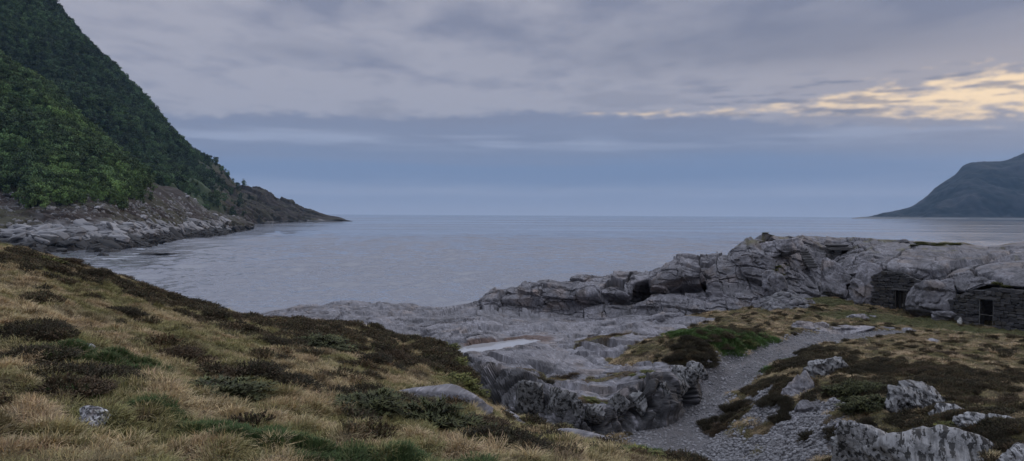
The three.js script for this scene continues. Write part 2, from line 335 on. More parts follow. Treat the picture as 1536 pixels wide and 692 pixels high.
function relief(p, size, block, crack, rough) {
  const x = p.x / size, y = p.y / size, z = p.z / size;
  return joints(p, size, block * 1.5, crack * 1.5, size * 0.05) + joints(V(p.x + 40, p.y, p.z - 13), size * 0.36, block * 0.4, crack * 0.45, size * 0.022) + rough * 0.5 * fbm(x * 0.9 + 5, y * 1.1, z * 0.9, 5, 0.5);
}
const GREY = [0.262, 0.258, 0.282];
function rockColour(p, k = 1) {
  const a = fbm(p.x * 0.35, p.y * 0.5, p.z * 0.35, 4), b = fbm(p.x * 1.7 + 4, p.y * 1.7, p.z * 1.7, 4, 0.6), s = noise(p.x * 7.5, p.y * 7.5, p.z * 7.5);
  let t = k * (1 + 0.34 * a + 0.22 * b);
  t *= 1 - 0.42 * sstep(0.18, 0.55, fbm(p.x * 0.8 + 31, p.y * 0.8, p.z * 0.8, 4));     // dark crust lichen
  t *= 1 + 0.5 * sstep(0.42, 0.62, s) * sstep(-0.1, 0.3, a);                            // pale lichen spots
  const o = sstep(0.25, 0.6, fbm(p.x * 0.5 - 8, p.y * 0.6, p.z * 0.5 + 3, 3));
  return [GREY[0] * t * (1 + 0.10 * o), GREY[1] * t, GREY[2] * t * (1 - 0.10 * o)];
}
// patches in plan: [point, half width, half depth, strength]
const patch = (px, py, h, w, dpt, k = 1) => { const c = Wh(px, py, h); return [c.x, c.z, w, dpt, k]; };
function inPatch(list, p, edge = 0.5) {
  let m = 0; const n = edge * fbm(p.x * 1.1, 3.3, p.z * 1.1, 4);
  for (const [x, z, w, d, k] of list) { const r = Math.hypot((p.x - x) / w, (p.z - z) / d); if (r < 2) m = Math.max(m, k * sstep(0.12, -0.12, r - 1 + n)); }
  return m;
}

// ------------------------------------------------------------------ near slope (heath and dry grass) that falls to the right
const slopeStations = [
  [-700, [[1000, 3.1], [692, 5.6], [540, 8.5], [430, 12.5], [350, 18.5], [270, 26], [285, 33], [500, 44]]],
  [-400, [[1000, 3.2], [692, 6], [555, 9], [450, 13], [380, 19], [322, 26], [340, 32], [560, 43]]],
  [0, [[1000, 3.4], [692, 6.3], [570, 9.2], [470, 13.5], [412, 19], [377, 25], [400, 31], [620, 42]]],
  [120, [[1000, 3.5], [692, 6.6], [580, 9.2], [500, 13.2], [444, 19], [410, 25], [430, 31], [650, 42]]],
  [200, [[1000, 3.6], [692, 6.9], [590, 9.3], [522, 13], [466, 19], [432, 25], [455, 31], [680, 42]]],
  [300, [[1000, 3.7], [692, 7.1], [605, 9.6], [545, 13], [490, 19], [466, 25], [490, 31], [690, 42]]],
  [400, [[1000, 3.8], [692, 7.4], [620, 9.9], [563, 13], [512, 19], [487, 25], [510, 31], [700, 42]]],
  [520, [[1000, 3.9], [692, 7.7], [634, 10.3], [582, 13.5], [528, 19.5], [493, 25.5], [520, 31], [700, 42]]],
  [600, [[1000, 4], [692, 8], [645, 10.5], [600, 14], [550, 20], [512, 26], [540, 31], [700, 42]]],
  [660, [[1000, 4], [692, 8.2], [652, 11], [615, 14.3], [563, 20], [521, 25.5], [560, 30], [700, 40]]],
  [695, [[1000, 4.05], [692, 8.3], [656, 11], [622, 14.5], [584, 19], [556, 23.5], [606, 28], [730, 38]]],
  [722, [[1000, 4.1], [692, 8.4], [660, 11], [630, 14.5], [612, 17.5], [610, 20.5], [655, 25], [750, 37]]],
  [760, [[1000, 4.1], [692, 8.5], [665, 11], [646, 14.2], [637, 16.6], [630, 19], [678, 24], [765, 36]]],
  [820, [[1000, 4.2], [700, 8.8], [678, 11], [666, 14], [658, 16], [650, 18.5], [695, 22], [790, 33]]],
  [905, [[1000, 4.3], [715, 9], [692, 11], [682, 13.5], [675, 15.5], [670, 17.5], [708, 20], [800, 30]]],
  [1000, [[1000, 4.4], [740, 8.8], [717, 10.5], [708, 12.5], [700, 14], [694, 15.5], [730, 18], [820, 27]]],
  [1100, [[1000, 4.5], [790, 8], [765, 9.5], [745, 11.5], [732, 13], [724, 14.5], [760, 17], [860, 25]]],
  [1260, [[1100, 4.5], [900, 6.5], [860, 8], [830, 9.5], [812, 11], [805, 12], [840, 14], [960, 20]]],
  [1700, [[1300, 4.2], [1100, 5.5], [1050, 6.5], [1010, 7.6], [990, 8.6], [980, 9.4], [1020, 11], [1150, 16]]],
].map(([px, pts]) => line(px, pts));
const slopeRelief = (p) => 0.11 * fbm(p.x * 0.55, 0, p.z * 0.55, 3) + 0.10 * fbm(p.x * 1.9, 4, p.z * 1.9, 4, 0.6) + 0.20 * Math.abs(noise(p.x * 2.0, 9, p.z * 2.0));
const STRAW = [0.46, 0.365, 0.215], STRAW2 = [0.42, 0.30, 0.19], OLIVE = [0.215, 0.20, 0.080], GREEN = [0.055, 0.095, 0.030], BROWN = [0.095, 0.062, 0.036], HEATH = [0.044, 0.032, 0.020], MOSS = [0.13, 0.125, 0.035];
const lush = [[345, 656, 0.75, 0.2, 1], [430, 672, 0.55, 0.16, 1], [235, 645, 0.3, 0.14, 0.8], [640, 682, 0.45, 0.16, 0.8], [150, 492, 0.8, 0.45, 0.4], [520, 688, 0.4, 0.14, 0.7], [120, 640, 0.25, 0.12, 0.5], [970, 672, 0.6, 0.5, 1]].map(([px, py, w, d, k]) => patch(px, py, px > 900 ? 4.6 : py < 600 ? 1.6 : 2.4, w, d, k));
function grassTone(p) {                            // straw, olive and green sward in drifts
  const a = fbm(p.x * 0.42 + 3, 1, p.z * 0.42, 4), b = fbm(p.x * 1.5, 6, p.z * 1.5, 4, 0.6), c = fbm(p.x * 0.9 + 9, 2, p.z * 0.9, 3);
  let t = mix3(OLIVE, STRAW, sstep(-0.28, 0.52, a + 0.8 * b));
  t = mix3(t, STRAW2, 0.7 * sstep(0.05, 0.5, c + 0.4 * b));
  t = mix3(t, BROWN, 0.75 * sstep(0.18, 0.55, -c + 0.5 * b));
  return t;
}
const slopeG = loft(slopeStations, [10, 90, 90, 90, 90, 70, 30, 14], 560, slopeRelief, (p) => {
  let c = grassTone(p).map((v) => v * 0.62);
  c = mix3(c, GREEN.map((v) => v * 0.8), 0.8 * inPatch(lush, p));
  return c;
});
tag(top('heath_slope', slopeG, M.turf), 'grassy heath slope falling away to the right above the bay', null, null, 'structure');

// ------------------------------------------------------------------ ice-smoothed rock shelf between the slope and the sea, with the cliff over the gully
const shelfStations = [
  [200, [[640, 40], [580, 46], [550, 52], [530, 62], [520, 70], [512, 80], [508, 86], [560, 100]]],
  [330, [[640, 39], [570, 44], [540, 50], [515, 60], [500, 70], [492, 80], [488, 88], [540, 102]]],
  [420, [[620, 38], [560, 42], [525, 48], [502, 58], [488, 68], [480, 78], [474, 90], [505, 108]]],
  [455, [[620, 38], [560, 42], [525, 48], [500, 58], [484, 69], [472, 80], [464, 93], [502, 112]]],
  [500, [[620, 38], [560, 42], [525, 48], [500, 58], [482, 70], [468, 82], [457, 95], [500, 115]]],
  [560, [[630, 37], [575, 41], [535, 47], [508, 56], [488, 68], [471, 82], [459, 97], [500, 118]]],
  [600, [[640, 36], [590, 40], [545, 46], [515, 54], [492, 66], [473, 82], [461.5, 97], [500, 118]]],
  [650, [[670, 34], [615, 38], [545, 45], [522, 52], [498, 61], [476, 77], [462, 97], [500, 118]]],
  [690, [[700, 33], [640, 36], [536, 43.5], [528, 50], [505, 57], [480, 72], [463, 95], [500, 118]]],
  [735, [[700, 32], [655, 35], [548, 40.5], [534, 47], [507, 54], [481, 70], [460, 88], [500, 115]]],
  [765, [[700, 32], [660, 35], [560, 38.6], [545, 45], [512, 53], [482, 70], [462, 88], [500, 115]]],
  [800, [[695, 31.5], [655, 34.8], [572, 37.4], [553, 43], [514, 52], [481, 70], [464, 85], [495, 112]]],
  [835, [[690, 31], [645, 34.3], [590, 36.3], [560, 42], [515, 52], [482, 68], [466, 80], [490, 110]]],
  [870, [[690, 31], [642, 34.3], [603, 35.6], [561, 41.6], [516, 52], [486, 66], [470, 77], [484, 104]]],
  [905, [[690, 31], [640, 34.5], [606, 35.5], [560, 41.5], [516, 52], [490, 64], [474, 75], [480, 100]]],
  [960, [[680, 32], [624, 35.6], [574, 36.8], [550, 42], [515, 52], [494, 62], [478, 72], [478, 95]]],
  [1010, [[660, 33], [606, 37], [566, 38], [540, 44], [512, 52], [494, 61], [478, 70.5], [480, 90]]],
  [1060, [[640, 34], [600, 41], [574, 42.5], [550, 46.5], [517, 53], [496, 60], [480, 69], [480, 85]]],
  [1110, [[600, 38], [605, 43], [585, 45], [560, 48.5], [520, 54], [495, 60], [477, 68], [478, 80]]],
  [1180, [[560, 42], [580, 45], [562, 46.5], [540, 50], [514, 55], [489, 60.5], [472, 66.5], [470, 75]]],
  [1260, [[540, 45], [540, 48], [524, 50], [512, 53], [502, 57], [490, 61], [475, 66], [470, 72]]],
  [1340, [[540, 45], [545, 48], [530, 50], [520, 54], [510, 57], [502, 59], [490, 63], [480, 70]]],
].map(([px, pts]) => line(px, [[pts[1][0] + 45, pts[1][1] - 0.25], ...pts.slice(1)]));
const poolAt = Wh(742, 516, 8.55), poolR = [4.0, 1.25], poolA = 0.80;   // long axis turned towards the sea on the right
const poolUV = (p) => { const x = p.x - poolAt.x, z = p.z - poolAt.z, c = Math.cos(poolA), k = Math.sin(poolA); return Math.hypot((x * c - z * k) / poolR[0], (x * k + z * c) / poolR[1]); };
const inPool = (p) => poolUV(p) + 0.40 * fbm(p.x * 0.6, 2, p.z * 0.6, 3);
let poolLevel = 0, poolN = 0;
const gash = (p) => joints(V(p.x * 0.8 + 9, p.y, p.z), 3.6, 0.16, 0.85, 0.22);   // open joints between the whalebacks
const shelfRelief = (p, n, u, v) => {
  const onTop = sstep(1.9, 2.6, v), out = sstep(6.2, 7.2, v);
  const swell = 0.85 * fbm(p.x * 0.10 + 4, 0, p.z * 0.13, 3), jointed = relief(p, 2.6, 0.34, 0.5, 0.16), broad = relief(V(p.x * 0.75, p.y, p.z), 4.5, 0.42, 0.34, 0.28);
  let d = lerp(0.3 * jointed + 0.16 * fbm(p.x * 0.9, p.y * 0.5, p.z * 0.9, 5, 0.55), 0.7 * broad + 0.42 * jointed + gash(p), onTop) + swell * onTop * sstep(2, 3.2, v);
  if (v < 2.3) {                                                     // upright columns of the cliff, parted by clefts
    worley(p.x * 0.62 + 0.25 * noise(p.x, p.y, p.z), p.y * 0.13 + 3, p.z * 0.62); let col = (WOR.id - 0.5) * 1.0 * sstep(0, 0.10, WOR.f2 - WOR.f1) - 0.6 * (1 - sstep(0.0, 0.09, WOR.f2 - WOR.f1));
    worley(p.x * 1.5 + 7, p.y * 0.3 + 0.3 * noise(p.x, p.y, p.z), p.z * 1.5); col += (WOR.id - 0.5) * 0.3 - 0.2 * (1 - sstep(0.0, 0.10, WOR.f2 - WOR.f1));
    d += col * sstep(0.6, 1.0, v) * sstep(2.3, 1.95, v);
  }
  const strike = noise(p.x * 0.5 + p.z * 1.6, p.y, 4.5);            // foliation steps along the strike
  d += onTop * 0.10 * (Math.floor(strike * 5) / 5 - strike * 0.2);
  return d * (1 - 0.5 * out);
};
const heathOnShelf = [[905, 516, 8.5, 1.7, 1.3], [945, 510, 8.5, 0.9, 0.9], [812, 566, 8.5, 1.3, 0.9], [845, 560, 8.5, 1.9, 0.7], [920, 570, 8.6, 2.0, 0.9], [965, 560, 8.6, 1.1, 0.7], [890, 600, 8.6, 1.0, 0.5], [1010, 500, 8.2, 1.3, 1.4], [965, 527, 8.4, 1.0, 0.8], [1040, 494, 8.2, 1.5, 1.6]].map((a) => patch(...a));
const redSoil = [[700, 512, 8.55, 3.2, 1.2], [800, 505, 8.5, 2.6, 1.4], [800, 527, 8.5, 2.2, 1.0], [830, 523, 8.5, 1.4, 1.0]].map((a) => patch(...a));
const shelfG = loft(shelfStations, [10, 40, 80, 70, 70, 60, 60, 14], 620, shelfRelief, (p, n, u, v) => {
  let c = rockColour(p, 1.0);
  if (v < 2.5) c = mix3(c, [0.045, 0.045, 0.049], 0.85 * sstep(-0.55, -0.40, fbm(p.x * 1.3, p.y * 1.1, p.z * 1.3, 5, 0.6) - 0.9 * sstep(1.75, 2.35, v)));   // black crust lichen in blotches, thickened to paint the whole cliff face dark
  c = mix3(c, [0.13, 0.072, 0.05], 0.8 * inPatch(redSoil, p) * sstep(1.55, 1.2, inPool(p)));
  c = mix3(c, [0.075, 0.055, 0.03], 0.9 * inPatch(heathOnShelf, p));
  if (p.y < 2.5) c = mix3(c, [0.03, 0.03, 0.033], sstep(2.5, 1.0, p.y + noise(p.x * 0.4, 0, p.z * 0.4)));
  return c;
});
{ // press a shallow basin into the shelf for the rain pool
  const P = shelfG.attributes.position, N = shelfG.attributes.normal;
  const ys = [];
  for (let i = 0; i < P.count; i++) { const p = V().fromBufferAttribute(P, i); if (poolUV(p) < 1.0) ys.push(p.y); }
  ys.sort((a, b) => a - b); poolLevel = ys[Math.floor(ys.length * 0.42)];
  for (let i = 0; i < P.count; i++) {
    const p = V().fromBufferAttribute(P, i); if (p.distanceTo(poolAt) > 12) continue;
    const r = inPool(p), k = sstep(1.75, 0.95, r);
    if (r < 1.85) P.setY(i, Math.max(P.getY(i), r > 1.15 ? poolLevel + 0.05 * sstep(1.15, 1.3, r) : -99)); p.y = P.getY(i);
    if (k > 0) P.setY(i, lerp(p.y, poolLevel + lerp(0.22, -0.28, sstep(1.18, 0.8, r)), k * 0.92));
  }
  shelfG.computeVertexNormals();
}
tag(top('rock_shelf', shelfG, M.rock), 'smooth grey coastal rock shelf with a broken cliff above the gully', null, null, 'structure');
{
  const s = new THREE.Shape(); for (let i = 0; i < 60; i++) { const a = i / 60 * 6.2832, r = 1.42; s[i ? 'lineTo' : 'moveTo'](Math.cos(a) * poolR[0] * r, Math.sin(a) * poolR[1] * r); }
  const g = new THREE.ShapeGeometry(s); g.rotateX(-Math.PI / 2);
  const w = top('rock_pool', g, std({ color: new THREE.Color().setRGB(0.33, 0.34, 0.36), roughness: 0.03, metalness: 0 })); w.position.set(poolAt.x, poolLevel, poolAt.z); w.rotation.y = poolA;
  tag(w, 'still rain pool on the rock shelf mirroring the sky', null, null, 'structure');
}

// ------------------------------------------------------------------ low rock ridge at the edge of the sea
const ridgeStations = [
  [716, [[472, 70], [460, 76], [459, 76.5], [458, 76.7], [457, 77], [456, 77.3], [456, 81], [490, 95]]],
  [730, [[475, 70], [461, 75.4], [458, 76], [456, 76.2], [452, 76.3], [447, 77], [446, 80], [490, 95]]],
  [748, [[480, 70], [463, 75], [459, 75.6], [457, 75.8], [448, 75.7], [440, 76.8], [437, 80], [490, 95]]],
  [785, [[485, 69], [466, 74.2], [463, 74.6], [461, 75], [447, 74.7], [434, 76], [430, 79], [490, 96]]],
  [818, [[485, 69], [468, 73.7], [465, 74.1], [463, 74.5], [444, 74.2], [426, 75.5], [420, 79], [490, 96]]],
  [850, [[490, 68], [471, 73], [468, 73.3], [465, 73.8], [446, 73.5], [431, 75], [426, 78], [490, 96]]],
  [868, [[495, 67], [476, 71.5], [465, 72.6], [461, 73.6], [442, 72.8], [424, 74.4], [418, 78], [490, 96]]],
  [905, [[498, 66], [482, 70.2], [460, 71.6], [455, 73.0], [440, 72.0], [422, 73.8], [417.5, 78], [490, 96]]],
  [942, [[500, 66], [484, 70], [463, 71.4], [458, 72.9], [440, 71.7], [421, 73.5], [415, 77], [490, 96]]],
  [954, [[500, 66], [484, 70], [460, 71.5], [453, 75.2], [436, 74.0], [422, 73.4], [414.5, 77], [490, 96]]],
  [972, [[500, 66], [484, 69.8], [452, 71.5], [444, 75.4], [430, 74.4], [418, 73.2], [412, 77], [490, 96]]],
  [981, [[500, 66], [484, 69.6], [447, 71.4], [441, 73], [428, 71.6], [414, 72.8], [410, 77], [490, 96]]],
  [1004, [[500, 66], [482, 69], [447, 71], [441, 72.8], [420, 71.4], [400, 72.6], [394, 77], [490, 96]]],
  [1024, [[500, 66], [481, 69], [446, 70.9], [440, 73.2], [418, 71.2], [397, 72.4], [390.5, 77], [490, 98]]],
  [1056, [[500, 65], [478, 68.5], [446, 70.5], [438, 73.4], [418, 71.2], [400, 72], [393, 77], [490, 98]]],
  [1064, [[500, 64], [478, 68.2], [446, 69.8], [428, 70.8], [414, 71.2], [399, 72.2], [391, 77], [490, 98]]],
  [1074, [[500, 64], [478, 68], [446, 69.4], [424, 70.0], [410, 70.4], [395, 71.4], [389, 77], [490, 100]]],
  [1096, [[500, 63], [477, 67.4], [446, 69], [424, 69.9], [408, 70.3], [394, 71.4], [389, 77], [490, 102]]],
  [1112, [[500, 63], [477, 67], [445, 68.8], [422, 69.8], [402, 70.3], [382, 71.4], [377, 77], [490, 105]]],
  [1150, [[500, 62], [476, 66.6], [445, 69], [425, 70], [402, 71], [380, 72], [372, 80], [490, 108]]],
].map(([px, pts]) => line(px, pts));
const ridgeG = loft(ridgeStations, [6, 44, 14, 44, 56, 40, 14], 600, (p, n, u, v) => relief(p, 2.3, 0.42, 0.55, 0.30) * sstep(0.2, 1, v) * (1 - 0.5 * sstep(5.5, 6.5, v)), (p, n, u, v) => {
  let c = rockColour(p, 0.9);
  const w = sstep(0.05, 0.4, fbm(p.x * 0.35, p.y * 0.25, p.z * 0.35 + 9, 3)) * sstep(2.5, 3.5, v) * sstep(6, 5, v);
  return [c[0] * (1 + 0.18 * w), c[1] * (1 + 0.06 * w), c[2] * (1 - 0.04 * w)];
});
tag(top('rock_ridge', ridgeG, M.rock), 'jointed grey rock ridge rising from the shelf along the sea', null, null, 'structure');

// ------------------------------------------------------------------ bunker hill: the rock mass with two recesses closed by stone walls
const hillStations = [
  [1100, [[510, 63], [480, 67.6], [452, 69.2], [432, 70.2], [408, 71], [392, 72.2], [386, 78], [490, 105]]],
  [1112, [[505, 63], [476, 67.3], [446, 69], [424, 70], [400, 70.6], [382, 71.8], [378, 77], [490, 105]]],
  [1124, [[500, 63], [472, 67.3], [440, 68.9], [416, 69.8], [392, 70.4], [376, 71.4], [366, 76], [490, 105]]],
  [1150, [[500, 63], [468, 67.6], [437, 69.2], [410, 70.2], [388, 70.9], [374, 72.2], [364, 77], [490, 105]]],
  [1185, [[500, 63], [462, 68.6], [437, 70.2], [414, 71.8], [392, 72.8], [374, 74.6], [361, 80], [490, 106]]],
  [1206, [[495, 63], [455, 70], [434, 72], [412, 73.8], [396, 75], [374, 76.6], [359, 82], [490, 106]]],
  [1232, [[490, 63], [450, 71.4], [432, 73.4], [414, 75.2], [400, 76.2], [376, 77.8], [361, 83], [490, 106]]],
  [1258, [[482, 64], [448, 71.4], [428, 72.6], [408, 73.6], [392, 74.6], [378, 76.5], [363, 83], [490, 106]]],
  [1290, [[485, 63], [462, 67.6], [442, 68.6], [418, 69.8], [398, 70.8], [383, 72.8], [364, 81], [490, 105]]],
  [1308, [[490, 62], [466, 67.6], [442, 68.2], [414, 68.8], [398, 69.2], [384, 71], [365, 80], [490, 105]]],
  [1318, [[490, 62], [467, 68], [440, 68.3], [411, 68], [401, 67.2], [386, 69.8], [366, 80], [490, 105]]],
  [1350, [[490, 62], [468, 67.3], [440, 67.5], [414, 67.2], [406, 65.3], [386, 68.4], [367, 79], [490, 105]]],
  [1372, [[490, 61], [470, 65.9], [440, 66.2], [419, 66], [411, 64.5], [386, 67.8], [367, 79], [490, 105]]],
  [1384, [[492, 60.5], [473, 63.4], [448, 64], [424, 64.4], [411, 64.4], [386, 67.4], [367.5, 78], [490, 104]]],
  [1400, [[495, 60], [476, 61.6], [452, 62.4], [427, 63.2], [412, 64], [387, 66.8], [368, 78], [490, 104]]],
  [1420, [[500, 58.5], [479, 60.6], [455, 61.4], [430, 62.2], [415, 63], [389, 66], [368, 78], [490, 104]]],
  [1432, [[503, 57.5], [481, 61.6], [457, 61.8], [440, 61.8], [428, 61], [395, 64.8], [368, 77], [490, 104]]],
  [1446, [[505, 57], [483, 62], [460, 62], [446, 61.6], [436, 59.9], [400, 63.3], [368, 77], [490, 104]]],
  [1480, [[510, 56], [489, 60.5], [455, 60.4], [434, 60.2], [426, 58.2], [396, 62], [375, 76], [490, 104]]],
  [1536, [[515, 54], [495, 57.8], [455, 57.6], [438, 57.4], [429, 55.4], [394, 60], [369, 75], [490, 103]]],
  [1620, [[530, 50], [505, 54], [455, 54], [440, 54], [431, 51.8], [392, 57], [366, 73], [490, 100]]],
  [1760, [[540, 47], [515, 48.5], [465, 49], [445, 49.4], [428, 50], [392, 54], [362, 70], [490, 98]]],
  [1960, [[540, 45], [515, 46.5], [465, 47.5], [445, 48], [428, 49], [392, 53], [355, 68], [490, 95]]],
].map(([px, pts]) => line(px, pts));
const mossTop = [[1150, 361, 2.3, 3.2, 1.6, 0.9], [1420, 369, 2.9, 5.5, 2.6, 0.9], [1330, 374, 3.3, 2.5, 1.5, 0.7]].map((a) => patch(...a));
const inRecess = (u) => sstep(9.4, 10, u) * sstep(13, 12.3, u) + sstep(15.6, 16.4, u) * sstep(20.6, 20, u);
const hillG = loft(hillStations, [6, 36, 36, 34, 34, 50, 40], 740, (p, n, u, v) => {
  const smooth = sstep(9, 10, u), d = lerp(relief(p, 2.6, 0.50, 0.55, 0.30), relief(V(p.x * 0.8 + p.y * 0.3, p.y, p.z), 4.2, 0.30, 0.36, 0.34), smooth);
  return d * sstep(0.3, 1, v) * (1 - 0.6 * sstep(5.2, 6, v)) * (1 - 0.8 * inRecess(u) * sstep(4.0, 3.2, v));
}, (p, n, u, v) => {
  let c = rockColour(p, lerp(0.95, 0.86, sstep(9, 11, u)));
  const run = sstep(0.1, 0.45, fbm(p.x * 1.4, p.y * 0.16, p.z * 1.4, 3)) * sstep(2, 3, v) * sstep(6, 5, v);   // dark seepage streaks
  c = mix3(c, [0.085, 0.085, 0.095], 0.6 * run);
  const rust = sstep(0.28, 0.5, fbm(p.x * 0.9 + 20, p.y * 0.8, p.z * 0.9, 3)) * sstep(3, 4, v);
  c = mix3(c, [0.16, 0.11, 0.085], 0.18 * rust);
  const moss = Math.max(inPatch(mossTop, p, 0.8) * sstep(5.2, 5.7, v), 0.8 * sstep(0.22, 0.42, fbm(p.x * 0.5 + 2, 1, p.z * 0.5, 4)) * sstep(4.9, 5.5, v) * sstep(6.6, 6.2, v));
  return mix3(c, mix3(MOSS, BROWN, sstep(-0.2, 0.4, noise(p.x, 1, p.z))), 0.85 * moss);
});
tag(top('rock_hill', hillG, M.rock), 'long grey rock hill with the bunker doorways on the right', null, null, 'structure');

// ------------------------------------------------------------------ heath mound, gravel path, gully floor
const moundPts = [
  [1000, 640, 9.9], [1050, 602, 9.7], [1100, 573, 9.2], [1150, 547, 8.65], [1200, 524, 8.2], [1235, 508, 8.05], [1300, 502, 8.0],
  [900, 650, 10], [940, 630, 9.95], [870, 642, 10.1], [960, 692, 10.05], [1040, 692, 10.0], [1010, 612, 9.8], [1060, 580, 9.4], [1000, 760, 10.3], [880, 760, 10.3], [880, 600, 10.0], [960, 590, 9.8],
  [1080, 640, 9.75], [1100, 640, 9.3], [1100, 690, 9.7], [1100, 760, 10.0], [1040, 620, 9.75], [1072, 605, 9.2], [1110, 590, 8.7], [1150, 575, 8.3], [1190, 550, 8.1], [1225, 528, 8.0],
  [1130, 620, 8.6], [1170, 600, 8.0], [1210, 570, 7.7], [1240, 540, 7.75], [1300, 520, 7.85], [1400, 515, 7.8], [1536, 508, 8.0], [1700, 505, 8.0],
  [1300, 560, 7.15], [1400, 560, 7.0], [1536, 560, 7.0], [1700, 570, 6.8], [1270, 580, 7.3], [1320, 610, 6.9], [1400, 605, 6.55], [1536, 605, 6.4], [1700, 620, 6.0],
  [1250, 640, 7.7], [1200, 640, 8.25], [1150, 650, 8.9], [1200, 690, 8.6], [1260, 690, 7.9], [1310, 680, 7.3], [1400, 670, 6.4], [1536, 670, 5.9], [1700, 700, 5.6],
  [1150, 760, 9.4], [1300, 770, 7.8], [1400, 770, 6.9], [1536, 770, 6.2], [1250, 480, 8.05], [1350, 478, 8.15], [1450, 489, 8.25], [1536, 500, 8.35], [1300, 455, 8.0], [1450, 462, 8.25], [1600, 510, 8.4], [1200, 470, 7.9], [1228, 449, 7.3], [1250, 458, 7.6], [1205, 452, 7.6],
  [1120, 506, 7.55], [1170, 502, 7.75], [1130, 540, 8.3], [1080, 512, 7.5], [1035, 525, 7.75], [1100, 545, 8.6], [1055, 545, 8.3], [1150, 480, 8.1], [1050, 480, 8.9], [1000, 520, 9.0],
].map((a) => Wh(...a));
const moundY = plate(moundPts, 0.5);
const pathLine = [[1020, 700, 10.0, 2.1], [1010, 650, 9.95, 2.1], [1030, 615, 9.75, 1.9], [1072, 585, 9.4, 1.5], [1118, 560, 9.0, 1.25], [1160, 540, 8.5, 1.2], [1200, 520, 8.2, 1.0], [1240, 507, 8.05, 1.4], [1300, 500, 8.0, 1.6], [1350, 498, 8.0, 0.8]].map(([px, py, h, w]) => { const p = Wh(px, py, h); return [p.x, p.z, w]; });
function pathDist(x, z) { let best = 9; for (let i = 1; i < pathLine.length; i++) { const [ax, az, aw] = pathLine[i - 1], [bx, bz, bw] = pathLine[i], dx = bx - ax, dz = bz - az, t = clamp(((x - ax) * dx + (z - az) * dz) / (dx * dx + dz * dz)), d = Math.hypot(x - ax - dx * t, z - az - dz * t) / lerp(aw, bw, t); if (d < best) best = d; } return best; }
const scree = [[1180, 655, 8.6, 1.6, 1.6], [1215, 630, 8.1, 1.2, 1.2], [1160, 690, 8.9, 2.4, 1.6], [1230, 680, 8.3, 1.8, 1.2], [1135, 600, 8.5, 0.8, 0.8], [1150, 625, 8.6, 1.0, 0.9], [1090, 685, 9.7, 1.6, 1.6]].map((a) => patch(...a));
const greenD = [[1130, 535, 8.2, 1.8, 2.2], [1165, 518, 7.95, 1.6, 1.6], [1100, 560, 8.7, 1.2, 0.9], [1060, 515, 7.85, 2.4, 1.8]].map((a) => patch(...a));
const lawnD = [[1300, 478, 8.1, 4, 2.2], [1370, 484, 8.15, 4, 2.2], [1440, 494, 8.2, 4, 2.0], [1520, 505, 8.3, 4.5, 2.4], [1240, 462, 8, 2.2, 1.8], [1225, 450, 7.4, 1.6, 2.4]].map((a) => patch(...a));
const heatherD = [[1210, 545, 7.9, 1.5, 2.8], [1165, 590, 8.3, 1.2, 2.0], [1100, 625, 9.1, 1.2, 1.3], [1080, 640, 9.5, 0.9, 1.2], [1230, 530, 7.9, 1.3, 2.2], [1300, 552, 7.3, 2.0, 1.6], [1370, 560, 7.1, 2.6, 1.2], [1420, 590, 6.7, 2.8, 1.1], [1300, 585, 7.1, 1.8, 1.6], [1480, 575, 6.9, 2.4, 1.2], [1460, 640, 6.3, 2.6, 1.0], [1530, 655, 6.0, 1.6, 0.8], [1040, 540, 8.2, 1.6, 1.6], [1080, 510, 7.85, 2.6, 1.5], [1410, 625, 6.6, 1.8, 0.5]].map((a) => patch(...a));
const GN = [420, 400], GX = [1, 66], GZ = [-17, -73];
function gMask(x, z) { const n = 0.35 * fbm(x * 0.9, 2, z * 0.9, 3) + 0.18 * noise(x * 4, 0, z * 4); return pathDist(x, z) + n; }
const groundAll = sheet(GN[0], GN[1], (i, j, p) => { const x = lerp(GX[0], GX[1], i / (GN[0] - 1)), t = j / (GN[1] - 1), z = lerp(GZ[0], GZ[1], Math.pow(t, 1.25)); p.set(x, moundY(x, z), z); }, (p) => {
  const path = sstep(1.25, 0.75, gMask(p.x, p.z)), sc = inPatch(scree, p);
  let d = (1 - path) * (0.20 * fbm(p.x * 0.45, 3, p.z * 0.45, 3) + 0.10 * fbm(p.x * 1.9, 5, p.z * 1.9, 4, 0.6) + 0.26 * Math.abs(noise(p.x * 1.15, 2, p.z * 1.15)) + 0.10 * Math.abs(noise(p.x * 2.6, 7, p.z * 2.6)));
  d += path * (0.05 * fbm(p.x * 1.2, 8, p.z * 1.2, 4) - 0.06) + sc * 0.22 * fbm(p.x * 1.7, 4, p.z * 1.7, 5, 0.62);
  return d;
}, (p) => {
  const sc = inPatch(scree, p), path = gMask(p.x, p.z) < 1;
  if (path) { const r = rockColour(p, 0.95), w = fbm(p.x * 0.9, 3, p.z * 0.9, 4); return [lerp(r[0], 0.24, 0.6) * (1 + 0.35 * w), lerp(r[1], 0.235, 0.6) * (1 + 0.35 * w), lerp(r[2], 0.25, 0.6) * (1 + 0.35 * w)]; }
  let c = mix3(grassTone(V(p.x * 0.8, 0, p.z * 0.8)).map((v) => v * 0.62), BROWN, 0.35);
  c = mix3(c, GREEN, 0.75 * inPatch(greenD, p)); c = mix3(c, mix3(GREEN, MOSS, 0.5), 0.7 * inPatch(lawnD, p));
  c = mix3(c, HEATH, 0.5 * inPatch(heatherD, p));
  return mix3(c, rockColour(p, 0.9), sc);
}, { lift: true });
